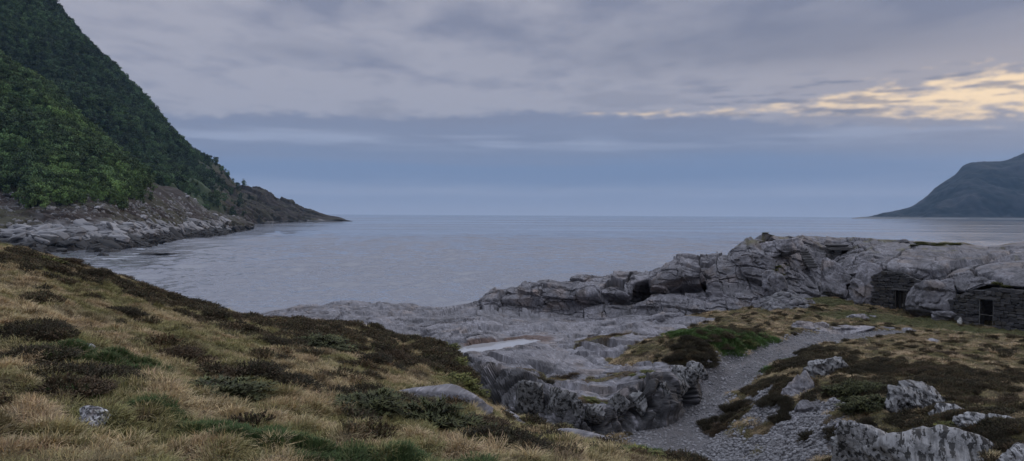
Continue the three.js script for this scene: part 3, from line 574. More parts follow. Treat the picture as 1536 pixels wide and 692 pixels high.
{
  const P = groundAll.attributes.position.array, I = groundAll.index.array, a = [], b = [];
  for (let t = 0; t < I.length; t += 3) { const x = (P[I[t] * 3] + P[I[t + 1] * 3] + P[I[t + 2] * 3]) / 3, z = (P[I[t] * 3 + 2] + P[I[t + 1] * 3 + 2] + P[I[t + 2] * 3 + 2]) / 3; (gMask(x, z) < 1 || inPatch(scree, V(x, 0, z)) > 0.5 ? b : a).push(I[t], I[t + 1], I[t + 2]); }
  const cut = (idx) => { const g = new THREE.BufferGeometry(); for (const k of ['position', 'normal', 'uv', 'color']) g.setAttribute(k, groundAll.attributes[k]); g.setIndex(new THREE.BufferAttribute(new Uint32Array(idx), 1)); return g; };
  tag(top('heath_mound', cut(a), M.turf), 'heathery mound and grass flat in front of the bunkers', null, null, 'structure');
  tag(top('gravel_path', cut(b), M.gravel), 'grey gravel path with scree climbing from the gully', null, null, 'structure');
}
groundAll.userData = {};
// ------------------------------------------------------------------ sea
{
  const rows = [], R0 = 55, RF = 17000; let r = R0;
  while (r < RF) { rows.push(r); r += r < 122 ? 2.2 : Math.min(r * r * 0.0000172, r * 0.05); }
  rows.push(RF);
  const nu = 760, nv = rows.length, A0 = -43 * rad, A1 = 43 * rad;
  const ws = []; for (let i = 0; i < 18; i++) { const L = lerp(2.4, 24, (i / 17) ** 1.5), a = rr(-1.15, 1.15) + 0.2; ws.push([Math.sin(a) * 6.2832 / L, Math.cos(a) * 6.2832 / L, rnd() * 6.28, 0.0105 * Math.pow(L, 0.8), L]); }
  const g = sheet(nu, nv, (i, j, p) => { const a = lerp(A0, A1, i / (nu - 1)), rr_ = rows[j]; p.set(Math.sin(a) * rr_, 0, -Math.cos(a) * rr_); }, (p, n, i, j) => {
    const step = j + 1 < nv ? rows[j + 1] - rows[j] : 99; let y = 0; const env = 1 + 0.7 * noise(p.x * 0.015, 2, p.z * 0.009) + 0.5 * noise(p.x * 0.07, 5, p.z * 0.03);
    for (const w of ws) { const k = clamp(w[4] / step / 2.2 - 0.6); if (k > 0) y += k * w[3] * Math.sin(w[0] * p.x + w[1] * p.z + w[2] + 1.6 * noise(p.x * 0.05, 1, p.z * 0.05)); }
    y += 0.5 * clamp(7 / step / 2 - 0.5) * noise(p.x * 0.17, 3, p.z * 0.15) + 0.2 * clamp(3 / step / 2 - 0.4) * noise(p.x * 0.42, 8, p.z * 0.36) + 0.55 * clamp(26 / step / 2 - 0.4) * noise(p.x * 0.04, 4, p.z * 0.045);
    return y * env;
  }, null, { lift: true });
  const P = g.attributes.position.array, uv = g.attributes.uv.array, uv1 = new Float32Array(uv.length);
  for (let k = 0; k < uv.length / 2; k++) { uv[k * 2] = P[k * 3]; uv[k * 2 + 1] = P[k * 3 + 2]; uv1[k * 2] = P[k * 3] / 1500 + P[k * 3 + 2] / 9000; uv1[k * 2 + 1] = P[k * 3 + 2] / 1200; }
  g.setAttribute('uv1', new THREE.BufferAttribute(uv1, 2));
  T.wind.channel = 1;
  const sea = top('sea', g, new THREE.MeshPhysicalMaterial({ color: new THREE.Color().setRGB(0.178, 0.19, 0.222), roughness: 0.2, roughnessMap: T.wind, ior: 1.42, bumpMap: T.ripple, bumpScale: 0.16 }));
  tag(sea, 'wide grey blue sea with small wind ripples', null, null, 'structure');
}

// ------------------------------------------------------------------ hills across the bay
const spurStations = [
  [-450, [[460, 240], [440, 255], [380, 310], [335, 370], [280, 410], [120, 470], [-220, 600], [-200, 690]]],
  [-150, [[425, 272], [412, 285], [362, 350], [325, 400], [282, 440], [165, 505], [-40, 610], [-20, 690]]],
  [0, [[412, 285], [400, 300], [352, 390], [318, 430], [278, 470], [184, 540], [86, 620], [104, 700]]],
  [60, [[400, 300], [394, 312], [347, 400], [312, 440], [288, 470], [204, 540], [128, 620], [150, 700]]],
  [100, [[395, 312], [388, 325], [344, 410], [312, 445], [292, 480], [224, 550], [156, 630], [180, 700]]],
  [160, [[388, 330], [380, 350], [340, 430], [312, 465], [298, 490], [254, 560], [217, 640], [240, 710]]],
  [215, [[380, 375], [372, 410], [341, 480], [318, 520], [304, 550], [280, 610], [266, 660], [284, 730]]],
  [280, [[368, 460], [360, 520], [341, 580], [326, 620], [317, 650], [307, 690], [302, 730], [314, 800]]],
  [330, [[360, 570], [353, 630], [341, 680], [333, 710], [329, 740], [326, 780], [322, 820], [330, 900]]],
  [380, [[352, 800], [345, 860], [341, 890], [339, 910], [338, 930], [337, 950], [337, 980], [342, 1050]]],
].map(([px, pts]) => line(px, pts));
const bayRock_ = (p) => { const a = fbm(p.x * 0.05, p.y * 0.09, p.z * 0.05, 4), b = fbm(p.x * 0.22, p.y * 0.3, p.z * 0.22, 4); const t = 1 + 0.5 * a + 0.8 * b; return [0.21 * t, 0.21 * t, 0.222 * t]; };
const bayRock = (p) => bayRock_(p).map((v) => v * 0.9);
const farHeath = (p) => { const a = fbm(p.x * 0.03, p.y * 0.05, p.z * 0.03, 4), b = fbm(p.x * 0.12 + 7, p.y * 0.16, p.z * 0.12, 4); let c = mix3([0.028, 0.020, 0.017], [0.042, 0.040, 0.023], sstep(-0.3, 0.4, a + 0.5 * b)); return mix3(c, [0.075, 0.072, 0.073], 0.5 * sstep(0.22, 0.5, b - 0.3 * a)); };
const spurG = loft(spurStations, [8, 84, 40, 30, 30, 30, 8], 520, (p, n, u, v) => {
  const shore = sstep(0.4, 0.9, v) * sstep(2.35, 2.0, v), stone = sstep(2, 2.3, v) * sstep(4.4, 3.9, v);
  return shore * relief(p, 11, 3.2, 3.6, 2.4) + stone * relief(p, 7, 1.6, 1.3, 1.2) + (9 * fbm(p.x * 0.012, p.y * 0.006, p.z * 0.012, 4) - 6 * Math.abs(noise(p.x * 0.02 + 4, p.y * 0.004, p.z * 0.02))) * sstep(3.5, 5, v);
}, (p, n, u, v) => {
  const w = v + 0.35 * fbm(p.x * 0.03, p.y * 0.03, p.z * 0.03, 4);
  let c = mix3(bayRock(p), farHeath(p), sstep(2.0, 2.25, w));
  c = mix3(c, mix3([0.045, 0.068, 0.022], farHeath(p).map((x) => x * 0.8), sstep(4.6, 5.4, u)), sstep(4.0, 4.4, w));
  const tide = p.y + 1.2 * noise(p.x * 0.08, 0, p.z * 0.08);
  if (tide < 7.5 && v < 2) c = mix3(c, [0.022, 0.021, 0.022], sstep(6.6, 4.6, tide));   // black tidal band
  return c;
});
tag(top('wooded_hillside', spurG, M.farRock), 'steep wooded hillside over a bare rocky shore across the bay', null, null, 'structure');
const headStations = [
  [-500, [[380, 560], [350, 640], [240, 720], [60, 860], [-200, 1050], [-560, 1300], [-540, 1450]]],
  [-200, [[370, 580], [347, 660], [260, 730], [120, 860], [-60, 1030], [-320, 1280], [-300, 1430]]],
  [0, [[360, 600], [345, 680], [280, 740], [185, 850], [70, 1000], [-85, 1250], [-70, 1400]]],
  [75, [[360, 620], [345, 690], [285, 760], [205, 870], [105, 1050], [4, 1300], [20, 1450]]],
  [120, [[360, 630], [345, 705], [290, 770], [222, 885], [138, 1065], [58, 1315], [75, 1470]]],
  [165, [[360, 640], [345, 720], [300, 780], [244, 900], [174, 1080], [103, 1330], [120, 1480]]],
  [200, [[360, 650], [346, 730], [308, 800], [258, 920], [200, 1100], [140, 1355], [158, 1490]]],
  [230, [[360, 660], [346, 740], [316, 820], [273, 940], [224, 1120], [168, 1380], [185, 1500]]],
  [258, [[358, 680], [347, 770], [320, 860], [284, 970], [242, 1160], [200, 1410], [216, 1530]]],
  [290, [[356, 700], [348, 800], [324, 900], [293, 1000], [262, 1200], [232, 1450], [246, 1560]]],
  [308, [[353, 760], [346, 880], [325, 960], [300, 1050], [270, 1250], [241, 1500], [254, 1600]]],
  [330, [[351, 800], [344, 960], [326, 1020], [306, 1100], [280, 1300], [250, 1550], [262, 1650]]],
  [348, [[350, 850], [342.5, 1030], [327, 1100], [312, 1200], [295, 1400], [274, 1600], [284, 1700]]],
  [366, [[349, 880], [341, 1120], [329, 1190], [316, 1290], [300, 1480], [283, 1680], [292, 1780]]],
  [388, [[348, 900], [340, 1220], [330, 1280], [318, 1380], [303, 1550], [284, 1750], [294, 1850]]],
  [420, [[345, 1000], [337, 1380], [331, 1450], [323, 1530], [313, 1700], [299, 1880], [306, 1980]]],
  [460, [[343, 1100], [334.5, 1560], [330, 1650], [326, 1720], [320, 1800], [314, 1880], [318, 1980]]],
  [490, [[340, 1200], [332.5, 1680], [329.5, 1740], [327, 1780], [325, 1830], [322, 1880], [326, 1960]]],
  [515, [[340, 1300], [332, 1760], [330.6, 1780], [330, 1800], [329.4, 1820], [328.6, 1840], [331, 1900]]],
  [532, [[342, 1500], [336, 1760], [334.5, 1780], [334, 1800], [334, 1820], [334, 1840], [337, 1900]]],
].map(([px, pts]) => line(px, pts));
const headG = loft(headStations, [8, 30, 40, 50, 50, 20, 6], 420, (p, n, u, v) => sstep(0.5, 1, v) * ((6 + 16 * sstep(1.5, 3, v) * sstep(13, 9, u) * sstep(5, 4, v)) * fbm(p.x * 0.008, p.y * 0.008, p.z * 0.008, 5, 0.55) + sstep(10, 13, u) * sstep(17.5, 15.5, u) * (relief(p, 26, 7, 4, 5)) + sstep(17.5, 15, u) * 1.6 * fbm(p.x * 0.06, p.y * 0.06, p.z * 0.06, 4)), (p, n, u, v) => {
  const w = v + 0.3 * fbm(p.x * 0.012, p.y * 0.012, p.z * 0.012, 4);
  let c = mix3(bayRock(p), farHeath(p), sstep(1.25, 1.6, w));
  const bare = sstep(9, 12, u + 1.2 * fbm(p.x * 0.006, p.y * 0.006, p.z * 0.006, 3));
  c = mix3(c, mix3([0.03, 0.048, 0.022], farHeath(p).map((x) => x * 0.62), bare), sstep(1.8, 2.2, w));
  const grassy = sstep(0.1, 0.4, fbm(p.x * 0.01 + 3, p.y * 0.02, p.z * 0.01, 3)) * sstep(9, 11, u) * sstep(15, 12, u);
  c = mix3(c, [0.052, 0.052, 0.027], 0.6 * grassy);
  if (p.y < 5) c = mix3(c, [0.03, 0.03, 0.032], sstep(4, 2, p.y));
  return c;
});
tag(top('headland', headG, M.farRock), 'dark rocky headland running down to a low point at sea', null, null, 'structure');

// far mountain
{
  const sky_ = [[1278, 327.5], [1290, 326], [1312, 325], [1332, 319], [1350, 314.5], [1367, 309.5], [1387, 297.5], [1405, 281], [1432, 263], [1448, 249.5], [1468, 244], [1504, 242.5], [1522, 237], [1540, 229], [1620, 195], [1750, 150], [1950, 120], [2300, 160]];
  const st = sky_.map(([px, y]) => line(px, [[335, 4600], [328.5, 5600], [lerp(327.5, y, 0.28), 5750], [lerp(327.5, y, 0.62), 6050], [y, 6500], [y + 3, 7200]]));
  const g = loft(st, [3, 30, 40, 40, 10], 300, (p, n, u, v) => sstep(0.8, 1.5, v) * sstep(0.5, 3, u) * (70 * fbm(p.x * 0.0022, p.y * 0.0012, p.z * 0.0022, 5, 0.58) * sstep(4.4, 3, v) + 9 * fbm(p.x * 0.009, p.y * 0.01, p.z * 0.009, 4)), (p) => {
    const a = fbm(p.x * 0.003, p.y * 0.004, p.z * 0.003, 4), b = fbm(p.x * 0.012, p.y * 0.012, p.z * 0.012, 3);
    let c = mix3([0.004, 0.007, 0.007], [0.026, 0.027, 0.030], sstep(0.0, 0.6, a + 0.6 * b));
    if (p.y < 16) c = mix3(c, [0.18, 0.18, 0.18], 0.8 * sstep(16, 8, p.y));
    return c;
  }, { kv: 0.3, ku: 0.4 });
  tag(top('mountain', g, M.farRock), 'dark blue mountain dropping to the sea on the far right', null, null, 'structure');
}
scene.fog = new THREE.FogExp2(new THREE.Color().setRGB(0.36, 0.62, 1.0), 0.000036);
// ------------------------------------------------------------------ stones
function stone(seed, size, { planes = 14, detail = 5, rough = 0.10, flat = 0, tone, boxy = 0 } = {}) {
  const keep = rs; rs = seed * 7919 + 17;
  const ico = new THREE.IcosahedronGeometry(1, detail), q = ico.attributes.position, n = q.count, cut = [], key = new Map(), P = [], idx = [];
  for (let i = 0; i < planes; i++) { const v = V(rr(-1, 1), rr(-1, 1), rr(-1, 1)).normalize(); cut.push([v, rr(0.62, 0.98)]); }
  if (boxy) for (const [x, y, z] of [[1, 0, 0], [-1, 0, 0], [0, 1, 0], [0, -1, 0], [0, 0, 1], [0, 0, -1]]) cut.push([V(x + rr(-0.15, 0.15), y + rr(-0.15, 0.15), z + rr(-0.15, 0.15)).normalize(), boxy * rr(0.9, 1.05)]);
  const off = rnd() * 90, d = V();
  for (let i = 0; i < n; i++) {
    d.fromBufferAttribute(q, i).normalize();
    const k = `${Math.round(d.x * 5000)},${Math.round(d.y * 5000)},${Math.round(d.z * 5000)}`;
    if (!key.has(k)) {
      let r = 1.15; for (const [v, h] of cut) { const c = d.dot(v); if (c > 0.05) { const m = h / c; r = r < m - 0.06 ? r : r > m + 0.06 ? m : Math.min(r, m) - 0.25 * (0.06 - Math.abs(r - m)) * 0.5; } }
      r *= 1 + rough * fbm(d.x * 1.9 + off, d.y * 1.9, d.z * 1.9, 5, 0.55);
      const b = V(d.x * r * size[0], d.y * r * size[1] - flat, d.z * r * size[2]);
      if (detail >= 16) { const S = 0.75 * Math.max(...size); b.addScaledVector(d, joints(V(b.x + off, b.y, b.z), S, S * 0.16, S * 0.16, S * 0.04) + 0.14 * joints(V(b.x, b.y + off, b.z), S * 0.45, S * 0.12, S * 0.12, S * 0.025)); }
      key.set(k, P.length / 3); P.push(b.x, b.y, b.z);
    }
    idx.push(key.get(k));
  }
  const uv = [], col = [];
  for (let i = 0; i < P.length; i += 3) { uv.push(P[i] + 0.55 * P[i + 2] + off, P[i + 1] + 0.35 * P[i + 2]); const c = (tone ?? rockColour)(V(P[i] + off, P[i + 1], P[i + 2])); col.push(c[0], c[1], c[2]); }
  rs = keep;
  return geometry(P, uv, col, idx);
}
// pale and black crust lichens over grey rock, in blotches with sharp outlines
const lichen = (white, black) => Object.assign((p) => {
  let c = rockColour(p, 0.95); const a = fbm(p.x * 3.4, p.y * 3.4, p.z * 3.4, 5, 0.6), b = fbm(p.x * 4.2 + 30, p.y * 4.2, p.z * 4.2, 5, 0.62);
  c = mix3(c, [0.42, 0.435, 0.45], white * sstep(-0.10, 0.05, a)); return mix3(c, [0.028, 0.028, 0.031], black * sstep(0.0, 0.08, b));
}, { crust: black > 0.55 ? 'lichenDark' : 'lichenMixed' });
const gTone = (k) => (p) => rockColour(p, k);
function rockAt(name, on_, px, py, geo, label, category, turn = 0, tilt = 0, sink = 0, grp, mat = M.rock) {
  const p = on_ instanceof THREE.Vector3 ? on_ : on(on_, px, py), m = top(name, geo, mat);
  m.position.copy(p); m.position.y -= sink; m.rotation.set(0, turn, tilt, 'YXZ');
  return tag(m, label, category, grp);
}
// on the near slope
rockAt('rock_slab', slopeG, 652, 598, stone(3, [1.08, 0.36, 0.75], { rough: 0.07, detail: 15, planes: 8, tone: gTone(1.15) }), 'smooth grey rock slab lying bare in the heath behind the juniper', 'rock', 0.2, -0.14, 0.10);
rockAt('lichened_stone', slopeG, 140, 630, stone(5, [0.17, 0.12, 0.16], { detail: 14, tone: (p) => lichen(1, 0.95)(V(p.x * 6, p.y * 6, p.z * 6))  .map((v) => v * 1.8) }), 'white and black lichened stone low in the dry grass', 'stone', 0.4, -0.45, 0.01);
rockAt('stone', slopeG, 131, 524, stone(6, [0.10, 0.07, 0.09], { detail: 8, tone: lichen(0.9, 0) }), 'small pale stone in grass between two heather clumps', 'stone', 0, 0, 0.01);
rockAt('stone', slopeG, 150, 500, stone(7, [0.14, 0.06, 0.1], { detail: 8, tone: lichen(0.6, 0) }), 'flat pale stone in the green grass of the slope', 'stone', 0, 0, 0.02);
rockAt('stone', slopeG, 632, 683, stone(8, [0.22, 0.10, 0.18], { detail: 10, tone: lichen(0.7, 0.3) }), 'grey pink stone half buried in grass below the juniper', 'stone', 0.3, 0, 0.04);
rockAt('rock_strip', slopeG, 890, 658, stone(9, [0.75, 0.14, 0.22], { detail: 12, rough: 0.1, tone: gTone(1.1) }), 'thin pale rock strip at the grassy brink above the gully', 'rock', -0.2, -0.2, 0.06);
rockAt('rock_strip', slopeG, 770, 622, stone(10, [0.62, 0.16, 0.3], { detail: 12, tone: gTone(1.0) }), 'low grey rock showing through turf right of the slab', 'rock', -0.2, -0.25, 0.09);

// on the mound
const outcrops = [
  [1245, 558, [1.35, 0.95, 0.8], 0.3, -0.45, 0.10, lichen(0.95, 0.35), 'pale lichen speckled outcrop in the heather above the path bend'],
  [1200, 590, [0.8, 1.2, 0.7], 0.2, -0.15, 0.30, gTone(1.05), 'smooth upright grey rock beside the heather on the path bank'],
  [1215, 612, [0.9, 0.7, 0.7], 0.6, -0.1, 0.35, gTone(0.9), 'cracked grey rock below the upright rock on the bank'],
  [1385, 608, [1.4, 1.0, 0.8], 0.35, -0.35, 0.15, lichen(0.9, 0.95), 'white and black lichened outcrop with a stepped crest in heather'],
  [1432, 624, [1.0, 0.55, 0.6], 0.1, -0.3, 0.12, lichen(0.8, 0.7), 'middle rock of the lichened chain running down through heather'],
  [1485, 636, [1.3, 0.38, 0.7], 0.2, -0.12, 0.08, lichen(0.9, 0.5), 'low pale rock ending the lichened chain in heather'],
  [1268, 640, [0.35, 0.35, 0.3], 0.3, 0, 0.1, gTone(1.25), 'small pale grey boulder under the spreading juniper'],
  [1330, 692, [2.2, 1.5, 1.2], 0.2, -0.2, 0.55, lichen(0.45, 0.95), 'big cracked grey rock with black lichen at the scree edge'],
  [1290, 668, [0.8, 0.9, 0.8], 0.9, 0, 0.35, lichen(0.2, 0.3), 'bluish grey rock face rising out of the scree'],
  [1432, 704, [2.1, 1.1, 1.1], 0.1, -0.2, 0.45, lichen(0.4, 0.6), 'broad grey rock with dark cracks under a heather brow'],
  [1535, 695, [0.8, 0.5, 0.6], 0.5, 0, 0.15, lichen(0.6, 0.4), 'pale rock beside the dark heather in the lower corner'],
  [1403, 513, [0.55, 0.18, 0.6], 0, 0, 0.02, gTone(1.35), 'small flat pale stone alone on the dry grass flat'],
  [1262, 493, [2.5, 0.55, 1.7], 0.1, 0, 0.22, gTone(1.15), 'long low whaleback rock beside the path on the flat'],
  [1205, 492, [1.5, 0.6, 1.2], 0.4, 0, 0.18, gTone(1.0), 'rounded grey rock at the foot of the rubble heap'],
  [1345, 497, [2.3, 0.30, 1.2], 0, 0, 0.16, gTone(1.2), 'flat pale rock sheet in grass before the first doorway'],
  [1290, 476, [1.6, 0.4, 1.0], 0, 0, 0.15, gTone(1.05), 'low grey rock in grass below the leaning slabs'],
];
outcrops.forEach(([px, py, s, turn, tilt, sink, tone, label], i) => { const crust = tone.crust, mat = crust ? M[crust] : M.rock; rockAt('rock_outcrop', groundAll, px, py, stone(30 + i, s, { detail: 20, rough: 0.16, planes: 16, tone: crust ? (p) => { const k = 0.62 * (1 + 0.4 * fbm(p.x, p.y, p.z, 3)); return [k, k, k]; } : tone }), label, 'rock', turn, tilt, sink, 'rock outcrops on the heath mound', mat); });

// blocks of the gully cliff
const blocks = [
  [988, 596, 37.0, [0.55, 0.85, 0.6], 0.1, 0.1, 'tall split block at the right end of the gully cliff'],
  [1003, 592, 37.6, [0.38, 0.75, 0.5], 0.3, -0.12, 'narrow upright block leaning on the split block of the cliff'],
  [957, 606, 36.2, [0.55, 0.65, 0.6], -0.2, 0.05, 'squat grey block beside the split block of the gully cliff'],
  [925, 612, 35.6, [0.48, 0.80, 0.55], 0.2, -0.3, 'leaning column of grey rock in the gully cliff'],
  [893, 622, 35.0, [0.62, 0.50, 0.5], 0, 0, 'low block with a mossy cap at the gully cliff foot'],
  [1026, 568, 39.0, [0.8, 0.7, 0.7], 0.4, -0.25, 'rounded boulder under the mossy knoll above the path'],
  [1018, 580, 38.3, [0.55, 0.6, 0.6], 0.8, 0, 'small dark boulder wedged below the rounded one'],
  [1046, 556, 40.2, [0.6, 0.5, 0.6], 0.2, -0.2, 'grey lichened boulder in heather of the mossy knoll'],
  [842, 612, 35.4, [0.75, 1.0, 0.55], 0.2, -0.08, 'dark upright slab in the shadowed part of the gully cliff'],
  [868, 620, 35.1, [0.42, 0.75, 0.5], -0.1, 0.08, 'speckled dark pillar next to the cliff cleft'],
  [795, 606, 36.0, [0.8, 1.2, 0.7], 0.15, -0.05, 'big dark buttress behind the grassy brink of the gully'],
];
blocks.forEach(([px, py, d, s, turn, tilt, label], i) => rockAt('cliff_block', W(px, py, d), 0, 0, stone(60 + i, s, { detail: 14, rough: 0.12, planes: 10, boxy: 0.8, tone: (p) => { const k = (i > 7 ? 0.4 : 0.5) * (1 + 0.4 * fbm(p.x, p.y, p.z, 3)); return [k, k, k]; } }), label, 'rock', turn, tilt, 0, 'blocks of the gully cliff', M.lichenDark));  // block colours lowered to sit with the darkened cliff face
// shelf blocks and slabs
[[840, 478, [2.6, 0.5, 1.6], 0.1, 'low rounded rock hump on the shelf below the ridge'], [880, 482, [1.9, 0.42, 1.0], -0.2, 'tilted rock slab with a dark undercut on the shelf'], [905, 484, [1.3, 0.3, 0.7], 0.3, 'thin broken slab next to the undercut slab'], [855, 505, [2.6, 0.55, 1.8], 0, 'smooth whaleback rock right of the rain pool'], [1000, 478, [1.8, 0.6, 1.0], 0.2, 'fallen block at the foot of the ridge'], [1105, 474, [1.3, 0.7, 0.9], 0.5, 'rust stained block under the ridge corner']].forEach(([px, py, s, turn, label], i) => rockAt('shelf_rock', shelfG, px, py, stone(80 + i, s, { detail: 16, planes: 12, rough: 0.14, tone: gTone(0.98) }), label, 'rock', turn, 0.05, s[1] * 0.45, 'loose rocks on the shelf'));

// two leaning slabs and the bulge of the bunker hill
rockAt('rock_bulge', W(1399, 452, 61.9), 0, 0, stone(121, [2.25, 2.35, 1.5], { detail: 26, rough: 0.09, planes: 9, boxy: 0.88, tone: gTone(0.85) }), 'big smooth rock bulge between the two stone walls', 'rock', -0.5, -0.12);
rockAt('rock_bulge', W(1418, 476, 60.6), 0, 0, stone(122, [1.25, 0.6, 0.8], { detail: 18, rough: 0.13, planes: 9, boxy: 0.9, tone: gTone(1.1) }), 'low foot of the rock bulge at the second wall', 'rock', -0.5, 0);
const slab1 = rockAt('leaning_slab', W(1250, 418, 70.6), 0, 0, stone(91, [1.55, 2.15, 0.75], { detail: 22, rough: 0.08, planes: 5, boxy: 0.82, tone: gTone(1.22) }), 'pale leaning rock slab right below the stone steps', 'rock', 0.15, -0.22); slab1.rotation.x = -0.35;
const slab2 = rockAt('leaning_slab', W(1300, 428, 66.9), 0, 0, stone(97, [1.50, 2.6, 0.7], { detail: 22, rough: 0.08, planes: 5, boxy: 0.84, tone: gTone(1.15) }), 'large pale leaning slab against the first stone wall', 'rock', -0.25, -0.36); slab2.rotation.x = -0.3;
const slab3 = rockAt('rock_slab', W(1172, 374, 72.6), 0, 0, stone(99, [2.4, 0.95, 1.0], { detail: 20, rough: 0.1, planes: 7, boxy: 0.85, tone: gTone(1.1) }), 'broad smooth block at the seaward crest of the hill', 'rock', 0.1, 0.1);
rockAt('rock_slab', W(1160, 430, 68.2), 0, 0, stone(101, [1.3, 1.3, 0.8], { detail: 18, rough: 0.12, planes: 9, boxy: 0.85, tone: gTone(1.05) }), 'slanting grey slab above the rubble heap', 'rock', 0.2, -0.5);
rockAt('boulder', on(hillG, 1357, 366), 0, 0, stone(103, [0.55, 0.36, 0.4], { detail: 10, boxy: 0.85, tone: gTone(0.5) }), 'lone dark boulder on top of the hill against the sea', 'boulder', 0.2, 0, -0.16);
rockAt('stone', on(groundAll, 1440, 486), 0, 0, stone(105, [0.22, 0.32, 0.2], { detail: 8, tone: () => [0.62, 0.62, 0.60] }), 'whitewashed stone in grass by the second wall corner', 'stone', 0, 0, -0.12);
rockAt('stone', on(groundAll, 1461, 487), 0, 0, stone(106, [0.17, 0.26, 0.17], { detail: 8, tone: () => [0.58, 0.58, 0.56] }), 'smaller whitewashed stone between the corner and the gate', 'stone', 0, 0, -0.10);
// skerry in the bay
{ const m = rockAt('skerry', V(W(236, 384.5, 330).x, 0.1, -330), 0, 0, stone(107, [8.5, 1.1, 4], { detail: 14, rough: 0.25, tone: () => [0.05, 0.05, 0.052] }), 'low dark skerry awash in the bay', 'rock', 0, 0, 0, undefined, M.farRock); m.position.y = -0.15; }
{ const m = rockAt('skerry', V(W(160, 388, 318).x, 0.1, -316), 0, 0, stone(108, [2.2, 1.2, 2], { detail: 10, rough: 0.25, tone: () => [0.03, 0.03, 0.032] }), 'small black rock in surf just off the shore', 'rock', 0, 0, 0, undefined, M.farRock); m.position.y = 0.1; }

// ------------------------------------------------------------------ dry-stone walls with doorways
function chamfered(seed) {                          // a rough squared stone, unit size
  const keep = rs; rs = seed;
  const g = new THREE.BoxGeometry(1, 1, 1, 2, 2, 2), q = g.attributes.position, m = new Map();
  for (let i = 0; i < q.count; i++) { const k = [q.getX(i), q.getY(i), q.getZ(i)].map((v) => Math.round(v * 2)); const kk = k.join(); if (!m.has(kk)) { const e = Math.abs(k[0]) + Math.abs(k[1]) + Math.abs(k[2]); m.set(kk, [e === 3 ? 0.86 : e === 2 ? 0.97 : 1.05, rr(-0.06, 0.06), rr(-0.07, 0.07), rr(-0.08, 0.08)]); } const [s, a, b, c] = m.get(kk); q.setXYZ(i, q.getX(i) * s + a, q.getY(i) * s + b, q.getZ(i) * s + c); }
  rs = keep; g.computeVertexNormals(); return g;
}
const squared = [1, 2, 3, 4, 5, 6].map((i) => chamfered(i * 331));
const wallTones = [[0.085, 0.084, 0.09], [0.11, 0.108, 0.114], [0.062, 0.062, 0.067], [0.145, 0.142, 0.144], [0.095, 0.089, 0.082]].map((c) => std({ color: new THREE.Color().setRGB(...c), map: T.rock, bumpMap: T.rockBump, bumpScale: 0.03 }));
function stoneWall(name, a, b, label, outline, door, seed) {
  rs = seed;
  const L = Math.hypot(b.x - a.x, b.z - a.z); outline = [...outline.filter((o) => o[0] < L), [L, outline.at(-1)[1]]];
  const g = group(name, a, Math.atan2(-(b.z - a.z), b.x - a.x)); tag(g, label, 'wall');
  const y = (s) => lerp(0, b.y - a.y, s / L), topAt = (s) => { for (let i = 1; i < outline.length; i++) if (s <= outline[i][0]) return lerp(outline[i - 1][1], outline[i][1], (s - outline[i - 1][0]) / (outline[i][0] - outline[i - 1][0])); return outline.at(-1)[1]; };
  const sh = new THREE.Shape(); sh.moveTo(0, y(0) - 0.6); sh.lineTo(L, y(L) - 0.6); for (let i = outline.length - 1; i >= 0; i--) sh.lineTo(outline[i][0], outline[i][1]);
  const h = new THREE.Path(); h.moveTo(door[0], door[2]); h.lineTo(door[1], door[2]); h.lineTo(door[1], door[3]); h.lineTo(door[0], door[3]); sh.holes.push(h);
  const core = new THREE.ExtrudeGeometry(sh, { depth: 0.4, bevelEnabled: false }); core.translate(0, 0, -0.52);
  part('core', core, wallTones[2], g);
  let yy = -0.35;
  while (yy < 4.6) {
    const rh = rr(0.13, 0.30); let s = -rr(0, 0.3);
    while (s < L) {
      const w = rr(0.2, 0.75), x0 = s, x1 = s + w; s = x1;
      const mid = (x0 + x1) / 2, yc = yy + rh / 2 + y(clamp(mid, 0, L));
      if (mid < 0.05 || mid > L || yc > topAt(mid) - 0.05) continue;
      let l = x0, r = x1;
      if (yc > door[2] - 0.05 && yc < door[3] + 0.16) { if (r > door[0] && l < door[1]) { if (l < door[0] - 0.12) r = door[0]; else if (r > door[1] + 0.12) l = door[1]; else continue; } }
      const m = part('stone', squared[Math.floor(rnd() * 6)], wallTones[Math.floor(rnd() * 5)], g);
      m.position.set((l + r) / 2, yc + rr(-0.03, 0.03), rr(-0.07, 0.06)); m.scale.set(r - l - 0.01, (rh - 0.01) * rr(0.85, 1.12), rr(0.26, 0.36)); m.rotation.set(rr(-0.08, 0.08), rr(-0.08, 0.08), rr(-0.09, 0.09));
    }
    yy += rh;
  }
  const lin_ = part('lintel', new THREE.BoxGeometry(door[1] - door[0] + 0.5, 0.16, 0.36), wallTones[3], g); lin_.position.set((door[0] + door[1]) / 2, door[3] + 0.08, 0.03);
  return [g, L];
}
const bars = std({ color: new THREE.Color().setRGB(0.2, 0.2, 0.195), roughness: 0.6, metalness: 0.4 }), darkWood = std({ color: new THREE.Color().setRGB(0.035, 0.032, 0.03) });
